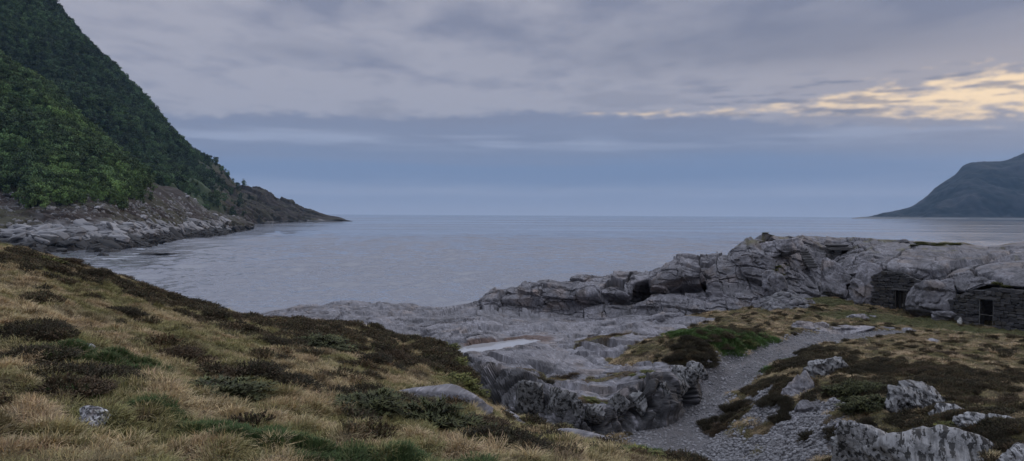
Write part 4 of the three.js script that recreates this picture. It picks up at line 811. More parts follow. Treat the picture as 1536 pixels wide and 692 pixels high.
{
  const a = W(1308, 469, 66.2), b = W(1382, 474, 63.2), [g, L] = stoneWall('bunker_wall', a, b, 'dark stone wall with a doorway between the leaning slab and the bulging rock', [[0, 3.2], [1.2, 3.75], [2.4, 3.55], [3.3, 3.15], [9, 2.9]], [1.94, 2.74, 0.0, 2.1], 4242);
  const d = group('plank_door', g.localToWorld(V(2.02, 0, -0.36)), g.rotation.y - 0.35); tag(d, 'dark plank door standing ajar in the bunker doorway', 'door');
  d.rotation.y = g.rotation.y + 0.9;
  for (let i = 0; i < 4; i++) { const m = part('plank', new THREE.BoxGeometry(0.16, 1.78, 0.035), darkWood, d); m.position.set(0.09 + i * 0.172, 0.9, (i % 2) * 0.006); }
  const n = part('notice', new THREE.BoxGeometry(0.22, 0.26, 0.012), std({ color: 0x8e8e8a }), d); n.position.set(0.42, 0.78, 0.032); tag(n, 'pale square plate on the door');
  const fr = group('door_frame', g.localToWorld(V(1.98, 0, 0.16)), g.rotation.y); tag(fr, 'thin weathered timber frame round the doorway of the first wall', 'door frame');
  for (const x of [0.03, 0.71]) { const m = part('jamb', new THREE.BoxGeometry(0.055, 2.1, 0.05), darkWood, fr); m.position.set(x, 1.05, 0); }
  const hd = part('head', new THREE.BoxGeometry(0.86, 0.06, 0.06), bars, fr); hd.position.set(0.37, 2.13, 0);
  const th = new THREE.BoxGeometry(2.0, 0.16, 0.8), t = top('threshold_slab', th, std({ color: new THREE.Color().setRGB(0.34, 0.34, 0.33), map: T.rock, bumpMap: T.rockBump, bumpScale: 0.02 }));
  t.position.copy(g.localToWorld(V(1.6, 0.02, 0.62))); t.rotation.y = g.rotation.y; tag(t, 'pale concrete threshold slab in front of the plank door', 'slab');
}
{
  const a = W(1424, 482, 60.4), b = W(1600, 505, 52.6), [g] = stoneWall('bunker_wall', a, b, 'dark stone wall with a gated doorway at the right edge', [[0, 1.6], [0.7, 2.15], [1.8, 2.55], [3.2, 2.85], [9, 3.0]], [2.5, 3.6, 0.0, 2.05], 777);
  const gt = group('metal_gate', g.localToWorld(V(2.5, 0, 0.12)), g.rotation.y); tag(gt, 'pale metal gate frame with one cross bar in the second doorway', 'gate');
  for (const x of [0.03, 1.07]) { const m = part('stile', new THREE.BoxGeometry(0.03, 2.0, 0.03), bars, gt); m.position.set(x, 1.02, 0); }
  for (const y of [0.06, 0.86, 2.0]) { const m = part('rail', new THREE.BoxGeometry(1.01, 0.026, 0.026), bars, gt); m.position.set(0.55, y, 0.004); }
}
// stone steps and the roofed look-out slit above
{
  const base = W(1218, 402, 74.4), g = group('stone_staircase', base, 0.12); tag(g, 'narrow flight of stone steps cut up the rock hill', 'staircase');
  for (let i = 0; i < 8; i++) { const m = part('step', squared[i % 6], wallTones[3], g); m.position.set(rr(-0.03, 0.03), 0.1 + i * 0.225, -i * 0.30); m.scale.set(1.05, 0.24, 0.55); }
  const lk = group('lookout_slit', W(1266, 388, 76.2), -0.1); tag(lk, 'dark roofed look-out slit under a flat stone lintel beside the steps', 'look-out');
  const add = (n, w, h, d, x, y, z, k = 1) => { const m = part(n, squared[(w * 10 + x * 3 + 30 | 0) % 6], wallTones[k], lk); m.scale.set(w, h, d); m.position.set(x, y, z); };
  add('lintel', 3.4, 0.34, 1.6, 0.1, 0.98, -0.2, 3); add('lintel', 2.0, 0.22, 1.4, -0.6, 1.28, -0.3, 1);
  for (let i = 0; i < 4; i++) add('jamb', 0.7, 0.26, 1.2, -0.85 + 0.05 * i, 0.0 + i * 0.25, -0.1, i % 3);
  for (let i = 0; i < 4; i++) add('jamb', 0.9, 0.26, 1.2, 1.0 - 0.04 * i, 0.0 + i * 0.25, -0.1, (i + 1) % 4);
  add('back', 2.6, 1.4, 0.3, 0.1, 0.3, -1.2, 2); add('sill', 2.4, 0.3, 0.9, 0.1, -0.15, 0.0, 0);
}

// ------------------------------------------------------------------ loose stones
const pebble = [201, 202, 203, 204].map((s) => stone(s, [1, 0.62, 0.8], { detail: 1, planes: 9, boxy: 0.85, rough: 0.05, tone: () => [1, 1, 1] }));
function strew(name, g, count, weight, s0, s1, label, k = 1) {
  const pl = scatter(g, count, weight), sets = [[], [], [], []];
  pl.forEach(([p, n], i) => { const s = s0 * Math.pow(s1 / s0, rnd() ** 2.2), t = k * rr(0.6, 1.3); p.addScaledVector(n, s * 0.15); sets[i % 4].push([pose(p, n, rnd() * 6.28, s, 0.8), [0.22 * t, 0.22 * t, 0.235 * t]]); });
  sets.forEach((st, i) => many(name, pebble[i], M.stone, st, label, 'stones'));
}
const screeW = (p) => inPatch(scree, p), pathW = (p) => (gMask(p.x, p.z) < 1.15 ? 0.35 + 0.65 * sstep(0.55, 1.0, gMask(p.x, p.z)) : 0);
strew('path_stones', groundAll, 18000, pathW, 0.012, 0.10, 'loose grey gravel stones strewn over the path', 0.85);
strew('scree_stones', groundAll, 15000, screeW, 0.015, 0.11, 'broken grey scree stones on the bank below the outcrops', 0.8);
// rubble heap below the steps: the blocks one can pick out, then the small stuff
{
  const heap = [[1150, 474, 8.4, 1.6, 1.0], [1180, 466, 8.2, 1.6, 1.2], [1200, 456, 7.9, 1.3, 1.2], [1130, 480, 8.5, 1.4, 0.8]].map((a) => patch(...a));
  const lump = sheet(90, 70, (i, j, p) => { p.set(lerp(18, 29.5, i / 89), 0, lerp(-57, -71, j / 69)); p.y = moundY(p.x, p.z); const t = Wh(1172, 464, 8.1); p.y += 1.5 * Math.exp(-(((p.x - t.x) / 1.9) ** 2) - ((p.z - t.z) / 2.4) ** 2) - 0.4; }, (p) => 0.35 * fbm(p.x * 1.2, 2, p.z * 1.2, 4), (p) => rockColour(p, 0.4), { lift: true });
  tag(top('rubble_heap', lump, M.rock), 'heap of broken rock below the stone steps', 'rubble');
  const near = (p) => { const t = Wh(1172, 464, 8.1); return Math.hypot((p.x - t.x) / 1.9, (p.z - t.z) / 2.4) < 1.25 + 0.4 * noise(p.x, 1, p.z) ? 1 : 0; };
  strew('rubble_stones', lump, 2600, near, 0.07, 0.34, 'angular broken stones covering the rubble heap', 0.62);
  const bl = [301, 302, 303].map((s) => stone(s, [0.46, 0.26, 0.34], { detail: 3, planes: 8, boxy: 0.8, rough: 0.06, tone: gTone(0.7) }));
  scatter(lump, 26, near).forEach(([p, n], i) => { const m = top('rubble_block', bl[i % 3], M.rock); m.position.copy(p).addScaledVector(n, 0.1); m.rotation.set(rr(-0.4, 0.4), rnd() * 6, rr(-0.4, 0.4)); m.scale.setScalar(rr(0.7, 1.25)); tag(m, 'angular grey rock block lying on the rubble heap', 'block', 'blocks on the rubble heap'); });
}
// boulders under the wood across the bay
{
  const P = spurG.attributes.position, { nv, rows } = spurG.userData, zone = new Map();
  const band = (p) => { const c = fbm(p.x * 0.02, 1, p.z * 0.02, 3); return p.y > 9 && p.y < 34 + 10 * c ? sstep(-0.35, 0.2, fbm(p.x * 0.05, 3, p.z * 0.05, 3)) : 0; };
  const g0 = [401, 402, 403, 404].map((s) => stone(s, [1, 0.55, 0.8], { detail: 2, planes: 10, rough: 0.1, tone: () => [1, 1, 1] }));
  const sets = [[], [], [], []];
  scatter(spurG, 5200, band).forEach(([p, n], i) => { const s = 0.3 * Math.pow(6, rnd() ** 2.2), t = rr(0.5, 1.25); sets[i % 4].push([pose(p, n, rnd() * 6.28, s, 0.9), [0.14 * t, 0.138 * t, 0.14 * t]]); });
  sets.forEach((st, i) => many('scree_boulders', g0[i], M.stone, st, 'countless pale boulders strewn under the wood across the bay', 'boulders'));
  const shoreBand = (p, n) => { const [x] = project(p); return p.y > 0.8 && p.y < 11 && x > -40 && x < 340 ? 1 : 0; };
  const slabs = [421, 422, 423, 424].map((s) => stone(s, [1.5, 0.5, 1], { detail: 4, planes: 9, boxy: 0.8, rough: 0.12, tone: () => [1, 1, 1] })), sl = [[], [], [], []];
  scatter(spurG, 900, shoreBand).forEach(([p, n], i) => { const s = 1.1 * Math.pow(4, rnd() ** 1.6), wet = p.y < 4.5 + 1.2 * noise(p.x * 0.08, 0, p.z * 0.08), t = wet ? 0.13 : rr(0.6, 1.25); sl[i % 4].push([pose(p, n, rr(-0.6, 0.6), s, 0.7), [0.2 * t, 0.2 * t, 0.21 * t]]); });
  sl.forEach((st, i) => many('shore_slabs', slabs[i], M.stone, st, 'broken rock slabs along the far shore, black where the tide wets them', 'rocks'));
  const bg = [411, 412, 413].map((s) => stone(s, [2.6, 1.3, 2.0], { detail: 5, planes: 12, rough: 0.14, tone: (p) => bayRock(V(p.x * 4, p.y * 4, p.z * 4)) }));
  scatter(spurG, 46, band).forEach(([p, n], i) => { const m = top('shore_boulder', bg[i % 3], M.farRock); m.position.copy(p); m.rotation.set(rr(-0.2, 0.2), rnd() * 6, rr(-0.3, 0.1)); m.scale.setScalar(rr(0.7, 1.5)); tag(m, 'large pale boulder lying under the wood across the bay', 'boulder', 'boulders under the wood across the bay'); });
}
// foam where the swell meets the far shore and the skerry
{
  const foam = std({ color: 0x9ea4ae, roughness: 0.8 }), geos = [];
  const blob = (px, py, w, d, seed) => { const c = Wh(px, py, EYE - 0.12), s = new THREE.Shape(); for (let i = 0; i < 46; i++) { const a = i / 46 * 6.2832, r = 1 + 0.7 * fbm(Math.cos(a) * 1.7 + seed, Math.sin(a) * 1.7, seed, 4); s[i ? 'lineTo' : 'moveTo'](Math.cos(a) * w * r, Math.sin(a) * d * r); } const g = new THREE.ShapeGeometry(s); g.rotateX(-Math.PI / 2); g.translate(c.x, c.y, c.z); geos.push(g); };
  [[222, 386, 11, 2.2], [255, 386, 8, 1.6], [285, 386, 6, 1.0], [200, 381, 3.5, 3.5], [212, 374, 4, 3], [170, 388, 6, 2.0], [140, 389, 7, 1.6], [150, 385, 2.6, 2], [232, 361, 6, 5], [245, 361, 4, 3], [272, 359, 6, 5], [310, 352, 8, 6], [195, 385, 4, 1.2], [118, 392, 4, 1.6], [330, 350, 6, 8], [180, 389.5, 3, 0.8]].forEach((a, i) => blob(...a, i * 3.7 + 1));
  const pl = []; for (let i = 0; i < 18; i++) pl.push([rr(110, 260), rr(384, 392), rr(0.4, 1.4), rr(0.15, 0.4)]); pl.forEach((a, i) => blob(...a, 90 + i));
  tag(top('sea_foam', mergeGeometries(geos), foam), 'white foam on the water along the far rocky shore', 'foam', null, 'stuff');
}
// ------------------------------------------------------------------ plants
function collector() { const P = [], C = [], I = []; return { P, C, I, tri(a, b, c, col) { const k = P.length / 3; P.push(...a, ...b, ...c); for (let i = 0; i < 3; i++) C.push(col[0], col[1], col[2]); I.push(k, k + 1, k + 2); },
  strip(pts, ws, side, col) { // tapering ribbon through pts
    const k = P.length / 3, n = pts.length; for (let i = 0; i < n; i++) { const [x, y, z] = pts[i], w = ws[i] / 2; P.push(x - side[0] * w, y - side[1] * w, z - side[2] * w, x + side[0] * w, y + side[1] * w, z + side[2] * w); C.push(col[0], col[1], col[2], col[0], col[1], col[2]); }
    for (let i = 0; i < n - 1; i++) I.push(k + 2 * i, k + 2 * i + 1, k + 2 * i + 2, k + 2 * i + 1, k + 2 * i + 3, k + 2 * i + 2); },
  geo() { return geometry(P, null, C, I); } }; }
function tuft(seed, n, rad_, len, arch, wind, width) {
  rs = seed; const c = collector();
  for (let i = 0; i < n; i++) {
    const a = rnd() * 6.283, r = rad_ * Math.sqrt(rnd()), x = Math.cos(a) * r, z = Math.sin(a) * r, b = a + rr(-0.7, 0.7), L = len * rr(0.55, 1.15), out = arch * rr(0.5, 1.3), dx = Math.cos(b) * out + wind * rr(0.5, 1.2), dz = Math.sin(b) * out, up = 0.8 * Math.sqrt(Math.max(0.08, 1 - Math.min(0.92, dx * dx + dz * dz)));
    const t = rr(0.62, 1.28), col = [t * rr(0.92, 1.08), t, t * rr(0.85, 1.1)], s = [-Math.sin(b), 0, Math.cos(b)];
    c.strip([[x, -0.03, z], [x + dx * L * 0.45, up * L * 0.55, z + dz * L * 0.45], [x + dx * L * 1.05, up * L * 0.72, z + dz * L * 1.05]], [width, width * 0.8, width * 0.1], s, col);
  }
  return c.geo();
}
function heatherDome(seed, twigs, R, H, spread = 1, cols = [[0.046, 0.036, 0.021], [0.044, 0.042, 0.021], [0.060, 0.043, 0.026], [0.033, 0.031, 0.018]]) {
  rs = seed; const c = collector();
  for (let i = 0; i < twigs; i++) {
    const a = rnd() * 6.283, q = Math.sqrt(rnd()), bx = Math.cos(a) * q * R * 0.75, bz = Math.sin(a) * q * R * 0.75, ex = Math.cos(a) * q * R * 1.1 * spread + rr(-0.06, 0.06), ez = Math.sin(a) * q * R * 1.1 * spread + rr(-0.06, 0.06), h = H * Math.sqrt(Math.max(0.04, 1 - q * q * 0.9)) * rr(0.6, 1.12);
    const t = rr(0.6, 1.4), b = cols[Math.floor(rnd() * cols.length)], col = b.map((v) => v * t), s = [Math.cos(a + 1.2), 0, Math.sin(a + 1.2)];
    const mx = (bx + ex) / 2 + rr(-0.03, 0.03), mz = (bz + ez) / 2 + rr(-0.03, 0.03);
    c.strip([[bx, -0.05, bz], [mx, h * 0.55, mz], [ex, h, ez]], [0.006, 0.016, 0.008], s, col);
    for (let k = 0; k < 9; k++) { const f = rr(0.3, 1.05), px = lerp(mx, ex, f * 2 - 1 > 0 ? f * 2 - 1 : 0), py = h * f, pz = lerp(mz, ez, f * 2 - 1 > 0 ? f * 2 - 1 : 0), w = rr(0.008, 0.017), y1 = rr(0.6, 1.3) * w * 1.6, u = rnd() * 6.283; c.tri([px, py, pz], [px + Math.cos(u) * w, py + y1, pz + Math.sin(u) * w], [px + Math.cos(u + 1.9) * w, py + y1 * 0.7, pz + Math.sin(u + 1.9) * w], ((k) => col.map((v) => v * k))(rr(0.75, 1.35))); }
  }
  return c.geo();
}
function juniperSpray(seed, branches, R, H, base, tip) {
  rs = seed; const c = collector();
  for (let i = 0; i < branches; i++) {
    const a = rnd() * 6.283, L = R * rr(0.5, 1.1), up = H * rr(0.25, 1.1), pts = 9, t = rr(0.6, 1.35);
    for (let k = 0; k < pts; k++) {
      const f = (k + rnd()) / pts, x = Math.cos(a) * L * f, z = Math.sin(a) * L * f, y = up * (1 - (1 - f) ** 2) - 0.12 * f * f;
      for (let m = 0; m < 5; m++) { const u = rnd() * 6.283, v = rr(-0.2, 1), l = rr(0.05, 0.10), w = rr(0.012, 0.024), fresh = f > 0.6 && rnd() > 0.45, kk = t * rr(0.75, 1.25), col = (fresh ? tip : base).map((q) => q * kk), dx = Math.cos(u) * l + Math.cos(a) * 0.04, dz = Math.sin(u) * l + Math.sin(a) * 0.04; c.tri([x - Math.sin(u) * w, y, z + Math.cos(u) * w], [x + Math.sin(u) * w, y, z - Math.cos(u) * w], [x + dx, y + v * l, z + dz], col); }
    }
    c.strip([[0, -0.03, 0], [Math.cos(a) * L * 0.5, up * 0.7, Math.sin(a) * L * 0.5], [Math.cos(a) * L, up - 0.12, Math.sin(a) * L]], [0.02, 0.012, 0.004], [-Math.sin(a), 0, Math.cos(a)], [0.05, 0.038, 0.028]);
  }
  return c.geo();
}

// heather and juniper one can point to on the near slope: [px, py of its foot, half width in metres, half depth, height, kind, label]
const domes = [1, 2, 3].map((i) => heatherDome(1000 + i, 520, 0.42, 0.26)), domesBrown = [1, 2].map((i) => heatherDome(1100 + i, 460, 0.42, 0.24, 1, [[0.078, 0.055, 0.034], [0.064, 0.050, 0.028], [0.092, 0.062, 0.037]]));
const junis = [1, 2, 3].map((i) => juniperSpray(1200 + i, 90, 0.52, 0.34, [0.042, 0.050, 0.020], [0.078, 0.084, 0.030]));
const mossy = [1, 2].map((i) => juniperSpray(1300 + i, 90, 0.42, 0.26, [0.075, 0.085, 0.022], [0.14, 0.14, 0.035]));
const KIND = { heather: ['heather_bush', domes, 'heather'], brown: ['heather_bush', domesBrown, 'heather'], juniper: ['juniper_shrub', junis, 'juniper'], moss: ['crowberry_shrub', mossy, 'shrub'] };
function bush(g, px, py, w, d, h, kind, label) {
  const [name, geos, cat] = KIND[kind], c = on(g, px, py), t = group(name, c); tag(t, label, cat, `${cat} bushes on the heath`);
  const n = Math.max(3, Math.round(w * d / 0.055)), P = g.attributes.position.array, cand = [];
  for (let i = 0; i < P.length; i += 3) { const r = Math.hypot((P[i] - c.x) / w, (P[i + 2] - c.z) / d) + 0.25 * noise(P[i] * 2, 1, P[i + 2] * 2); if (r < 1 && Math.abs(P[i + 1] - c.y) < 3) cand.push([i, r]); }
  for (let k = 0; k < n && cand.length; k++) { const [i, r] = cand[Math.floor(rnd() * cand.length)], m = part('foliage', geos[k % geos.length], kind === 'juniper' || kind === 'moss' ? M.leaf : M.twig, t), s = rr(0.75, 1.15); m.position.set(P[i] - c.x, P[i + 1] - c.y - 0.03, P[i + 2] - c.z); m.scale.set(s, s * (h / 0.26) * lerp(1, 0.65, r), s); m.rotation.y = rnd() * 6.283; }
  return [c.x, c.z, w, d];
}
rs = 99;
const bushes = [
  [145, 555, 0.75, 0.28, 0.26, 'heather', 'wide dark heather bush across the middle of the slope'],
  [60, 512, 0.42, 0.32, 0.28, 'heather', 'dark round heather bush near the edge by the long grass'],
  [22, 540, 0.40, 0.25, 0.24, 'heather', 'dark heather clump at the very edge below the round bush'],
  [35, 495, 0.4, 0.3, 0.25, 'heather', 'heather clump at the edge above the round bush'],
  [95, 580, 0.35, 0.14, 0.18, 'brown', 'brownish heather tuft under the wide dark bush'],
  [182, 474, 0.32, 0.2, 0.22, 'heather', 'small dark heather hummock beside a straw tussock'],
  [278, 545, 0.42, 0.26, 0.26, 'brown', 'brown heather bush in the middle of the dry grass'],
  [325, 565, 0.28, 0.14, 0.2, 'brown', 'low brown heather next to the brown bush'],
  [405, 570, 0.36, 0.22, 0.26, 'heather', 'compact dark heather bush on the open grass'],
  [432, 580, 0.2, 0.12, 0.2, 'heather', 'small heather sprig beside the compact dark bush'],
  [335, 590, 0.24, 0.12, 0.18, 'juniper', 'small green juniper tuft in straw coloured grass'],
  [100, 398, 0.55, 0.5, 0.26, 'brown', 'brown heather on the skyline above the rocky shore'],
  [55, 388, 0.7, 0.4, 0.24, 'moss', 'olive shrub on the skyline at the upper edge'],
  [148, 414, 0.5, 0.4, 0.25, 'heather', 'dark heather hump on the rim where the bay begins'],
  [185, 424, 0.6, 0.4, 0.22, 'brown', 'brown heather on the rim of the slope before the water'],
  [240, 446, 0.7, 0.4, 0.25, 'brown', 'long brown heather band along the rim over the bay'],
  [290, 460, 0.7, 0.4, 0.24, 'heather', 'dark heather band on the rim further down the slope'],
  [340, 476, 0.7, 0.5, 0.24, 'brown', 'brown heather on the rim above the first shelf rock'],
  [400, 488, 0.9, 0.7, 0.24, 'brown', 'broad brown heather on the rim before the shelf'],
  [430, 520, 0.55, 0.5, 0.24, 'heather', 'dark heather on the slope under the rim'],
  [500, 494, 0.9, 0.7, 0.26, 'heather', 'dark heather spread on the crown of the slope'],
  [480, 520, 0.55, 0.6, 0.26, 'juniper', 'green juniper in the heather crown'],
  [565, 512, 1.1, 0.8, 0.3, 'brown', 'reddish brown heather covering the outer crown of the slope'],
  [600, 545, 0.9, 0.7, 0.26, 'brown', 'brown heather on the shoulder above the bare slab'],
  [540, 540, 0.7, 0.5, 0.24, 'heather', 'dark heather in the fold above the bare slab'],
  [640, 530, 0.8, 0.8, 0.26, 'brown', 'brown heather at the brink beside the rain pool'],
  [685, 555, 0.5, 0.6, 0.26, 'moss', 'yellow green shrub hanging on the brink over the gully'],
  [698, 578, 0.55, 0.5, 0.24, 'moss', 'bright mossy shrub right above the bare slab end'],
  [660, 545, 0.5, 0.5, 0.24, 'moss', 'olive shrub behind the yellow green one'],
  [545, 602, 0.55, 0.25, 0.26, 'heather', 'dark heather at the left end of the bare slab'],
  [505, 596, 0.4, 0.22, 0.24, 'heather', 'small dark heather left of the slab heather'],
  [612, 636, 0.80, 0.40, 0.30, 'juniper', 'large spreading green juniper in the middle of the near slope'],
  [560, 622, 0.4, 0.25, 0.26, 'juniper', 'juniper side branch touching the large juniper'],
  [690, 640, 0.55, 0.25, 0.24, 'brown', 'brown heather right of the large juniper'],
  [655, 620, 0.4, 0.25, 0.22, 'heather', 'dark heather between juniper and slab'],
  [760, 672, 0.42, 0.2, 0.24, 'heather', 'dark heather clump near the lower grass edge'],
  [805, 670, 0.36, 0.18, 0.22, 'heather', 'second dark clump by the lower grass edge'],
  [735, 640, 0.3, 0.2, 0.2, 'brown', 'brown heather tuft on the grassy brink'],
  [960, 690, 0.30, 0.2, 0.14, 'moss', 'green tuft at the tip of the grassy brink'],
  [1050, 695, 0.4, 0.3, 0.25, 'heather', 'dark heather at the lower end of the path'],
];
const slopeBushes = bushes.map((b) => [...bush(slopeG, ...b), 1]);
const moundBushes = [
  [1205, 552, 0.9, 1.3, 0.32, 'heather', 'dark heather lining the path above the scree bank'],
  [1180, 575, 0.7, 0.9, 0.34, 'heather', 'dark heather hanging over the path bend'],
  [1160, 610, 0.7, 0.8, 0.34, 'heather', 'dark round heather on the scree bank'],
  [1180, 622, 0.5, 0.5, 0.34, 'heather', 'heather bush in the scree under the round one'],
  [1095, 625, 1.0, 1.0, 0.34, 'heather', 'large dark heather bush between path and scree'],
  [1080, 645, 0.6, 0.6, 0.28, 'brown', 'brown heather skirt below the large path bush'],
  [1225, 530, 0.8, 1.2, 0.26, 'heather', 'heather strip at the top of the path'],
  [1278, 592, 1.0, 0.9, 0.36, 'juniper', 'spreading dark green juniper among the outcrops'],
  [1300, 612, 0.7, 0.6, 0.34, 'juniper', 'lower juniper branch reaching over the scree'],
  [1340, 590, 0.7, 0.5, 0.36, 'heather', 'dark heather mass between juniper and lichened rock'],
  [1310, 562, 1.3, 1.0, 0.34, 'heather', 'broad dark heather drift above the juniper'],
  [1375, 560, 1.3, 0.7, 0.26, 'brown', 'brown heather drift in the middle of the mound'],
  [1430, 582, 1.3, 0.6, 0.30, 'heather', 'dark heather above the lichened rock chain'],
  [1470, 600, 1.2, 0.6, 0.28, 'brown', 'brown heather on the mound above the low pale rock'],
  [1500, 650, 1.0, 0.5, 0.30, 'heather', 'dark heather brow over the broad cracked rock'],
  [1430, 645, 1.0, 0.4, 0.24, 'moss', 'olive shrub band between the two rock chains'],
  [1530, 670, 0.6, 0.4, 0.28, 'heather', 'heather in the lower corner of the mound'],
  [1255, 650, 0.4, 0.35, 0.28, 'heather', 'small dark heather bush among scree stones'],
  [1215, 655, 0.3, 0.3, 0.24, 'heather', 'little heather tuft in the open scree'],
  [1290, 645, 0.45, 0.4, 0.3, 'heather', 'dark heather under the lower juniper branch'],
  [1265, 690, 0.5, 0.35, 0.26, 'heather', 'reddish dark heather at the scree foot'],
  [1500, 530, 1.0, 0.7, 0.2, 'heather', 'low dark heather patch on the dry flat'],
  [1440, 535, 1.2, 0.6, 0.2, 'brown', 'brown heather patch on the dry flat'],
  [1040, 515, 1.1, 0.9, 0.26, 'heather', 'dark heather cap of the mossy knoll'],
  [1075, 508, 1.2, 0.9, 0.24, 'brown', 'brown heather on top of the mossy knoll'],
  [1010, 545, 0.7, 0.7, 0.28, 'heather', 'dark heather hanging on the knoll side'],
  [1060, 540, 0.7, 0.6, 0.28, 'heather', 'dark heather between boulder and green bank'],
  [1110, 512, 0.8, 0.6, 0.2, 'moss', 'olive moss hump on the green knoll'],
].map((b) => [...bush(groundAll, ...b), 1]);
[[915, 520, 0.9, 0.6, 0.16, 'brown', 'rust brown heather patch on the bare shelf'], [945, 512, 0.6, 0.5, 0.16, 'moss', 'olive patch beside the rust brown one on the shelf'], [812, 570, 0.7, 0.4, 0.2, 'heather', 'dark heather cushion on the gully cliff edge'], [850, 562, 0.9, 0.35, 0.14, 'brown', 'brown turf strip along a crack of the shelf'], [922, 572, 1.0, 0.45, 0.16, 'brown', 'rust coloured turf on the ledge above the blocks'], [965, 560, 0.6, 0.4, 0.14, 'moss', 'olive turf behind the ledge turf'], [890, 604, 0.5, 0.25, 0.14, 'moss', 'moss cap on the low cliff block'], [1005, 503, 0.8, 0.7, 0.16, 'moss', 'dark mossy hollow on the shelf near the knoll']].forEach((b) => bush(shelfG, ...b));
[[1155, 362, 1.5, 0.8, 0.12, 'moss', 'moss cushion on the seaward top of the hill'], [1415, 369, 3.0, 1.2, 0.14, 'moss', 'long dark turf strip on top of the hill'], [1165, 402, 0.6, 0.4, 0.2, 'moss', 'dark green shrub in a cleft of the hill front'], [1165, 437, 0.5, 0.35, 0.2, 'moss', 'shrub in the lower cleft above the rubble'], [1505, 425, 0.5, 0.5, 0.2, 'moss', 'dark fern like growth over the second doorway']].forEach((b) => bush(hillG, ...b));

// sward: uncountable
rs = 5;
const sward = [tuft(21, 46, 0.17, 0.125, 0.80, 0.30, 0.0065), tuft(22, 46, 0.17, 0.15, 0.72, 0.36, 0.006), tuft(23, 42, 0.15, 0.10, 0.85, 0.2, 0.0065)], tussock = [tuft(31, 130, 0.13, 0.44, 0.75, 0.22, 0.007), tuft(32, 120, 0.12, 0.38, 0.85, 0.16, 0.007)], fresh = [tuft(41, 40, 0.15, 0.15, 0.3, 0.08, 0.008)];
const free = (list, p) => { for (const [x, z, w, d] of list) if (Math.hypot((p.x - x) / w, (p.z - z) / d) < 0.72) return 0; return 1; };
function plant(name, geos, g, count, weight, tone, s0, s1, label, lean = 0.6, wild = 6.283) {
  const sets = geos.map(() => []);
  scatter(g, count, weight).forEach(([p, n], i) => { const k = rr(0.78, 1.22), c = tone(p).map((v) => v * k), s = rr(s0, s1); sets[i % geos.length].push([pose(p, n, rr(-0.5, 0.5) * wild, s, lean, s * rr(0.8, 1.15)), c]); });
  sets.forEach((st, i) => many(name, geos[i], M.blade, st, label, 'grass'));
}
const warmTone = (p) => { const t = grassTone(p), l = inPatch(lush, p); return mix3(t, [0.075, 0.115, 0.036], 0.8 * l); };
const inView = (p) => { const [x, y, d] = project(p); return d > 2.5 && x > -260 && x < 1800 && y < 830; };
plant('dry_grass', sward, slopeG, 80000, (p) => (inView(p) && p.y > 9 ? free(slopeBushes, p) * (p.z > -14 ? 1.5 : 1) : 0), warmTone, 0.75, 1.2, 'matted dry grass covering the near slope', 0.7, 3.5);
plant('grass_tussocks', tussock, slopeG, 240, (p) => (inView(p) && p.y > 9 ? free(slopeBushes, p) * sstep(0.0, 0.3, fbm(p.x * 0.8, 4, p.z * 0.8, 3)) * (1 - inPatch(lush, p)) : 0), (p) => mix3(STRAW, STRAW2, rnd()), 0.45, 0.75, 'bleached grass tussocks standing out of the near slope', 0.5);
plant('grass_hummocks', [tuft(35, 90, 0.12, 0.24, 0.95, 0.12, 0.007), tuft(36, 80, 0.11, 0.21, 1.0, 0.1, 0.007)], slopeG, 2600, (p) => (inView(p) && p.y > 9 ? free(slopeBushes, p) * sstep(-0.1, 0.25, fbm(p.x * 0.9, 14, p.z * 0.9, 3)) * (1 - inPatch(lush, p)) : 0), (p) => mix3(STRAW, mix3(STRAW2, OLIVE, 0.5), rnd()), 0.5, 0.95, 'low rounded straw hummocks of the near slope', 0.6);
plant('green_grass', fresh, slopeG, 3000, (p) => (inView(p) ? inPatch(lush, p) : 0), () => [0.062, 0.102, 0.032], 0.7, 1.0, 'fresh green grass in damp strips of the near slope', 0.4);
const heathW = (p) => sstep(0.12, 0.4, fbm(p.x * 0.8 + 21, 6, p.z * 0.8, 4, 0.6));
{
  const low = [1, 2].map((i) => heatherDome(1400 + i, 110, 0.2, 0.13));
  const put = (nm, g, n, w, label) => { const sets = [[], []]; scatter(g, n, w).forEach(([p, nn], i) => sets[i % 2].push([pose(p, nn, rnd() * 6.28, rr(0.8, 1.5), 0.6), ((k, h) => [k * h, k, k / h])(rr(0.9, 2.1), rr(0.95, 1.12))])); sets.forEach((s, i) => many(nm, low[i], M.twig, s, label, 'heather')); };
  const crown = [[450, 497, 3.6, 1.6, 3], [520, 500, 3.75, 2.0, 3], [590, 520, 4.0, 1.8, 3], [650, 530, 4.25, 1.2, 2.4], [350, 474, 3.0, 1.2, 2], [260, 455, 2.7, 1.2, 1.6], [170, 420, 2.0, 1.2, 1.6], [100, 398, 1.6, 1.2, 1.4]].map((a) => patch(...a));
  put('low_heather', slopeG, 2000, (p) => (inView(p) && p.y > 9 ? 0.12 * heathW(p) + 1.6 * inPatch(crown, p, 1.6) * sstep(-0.25, 0.2, fbm(p.x * 1.3, 3, p.z * 1.3, 3)) : 0), 'low heather growing through the grass of the near slope');
  put('low_heather', groundAll, 4200, (p) => (inView(p) && gMask(p.x, p.z) > 1.15 && inPatch(scree, p) < 0.3 ? Math.max(0.25 * heathW(p), inPatch(heatherD, p)) * (1 - inPatch(lawnD, p)) : 0), 'low dark heather covering the mound');
}
const moundTone = (p) => { let c = mix3(grassTone(V(p.x * 0.8, 0, p.z * 0.8)), BROWN, 0.25); c = mix3(c, [0.07, 0.125, 0.035], 0.8 * inPatch(greenD, p)); return mix3(c, [0.10, 0.115, 0.042], 0.75 * inPatch(lawnD, p)); };
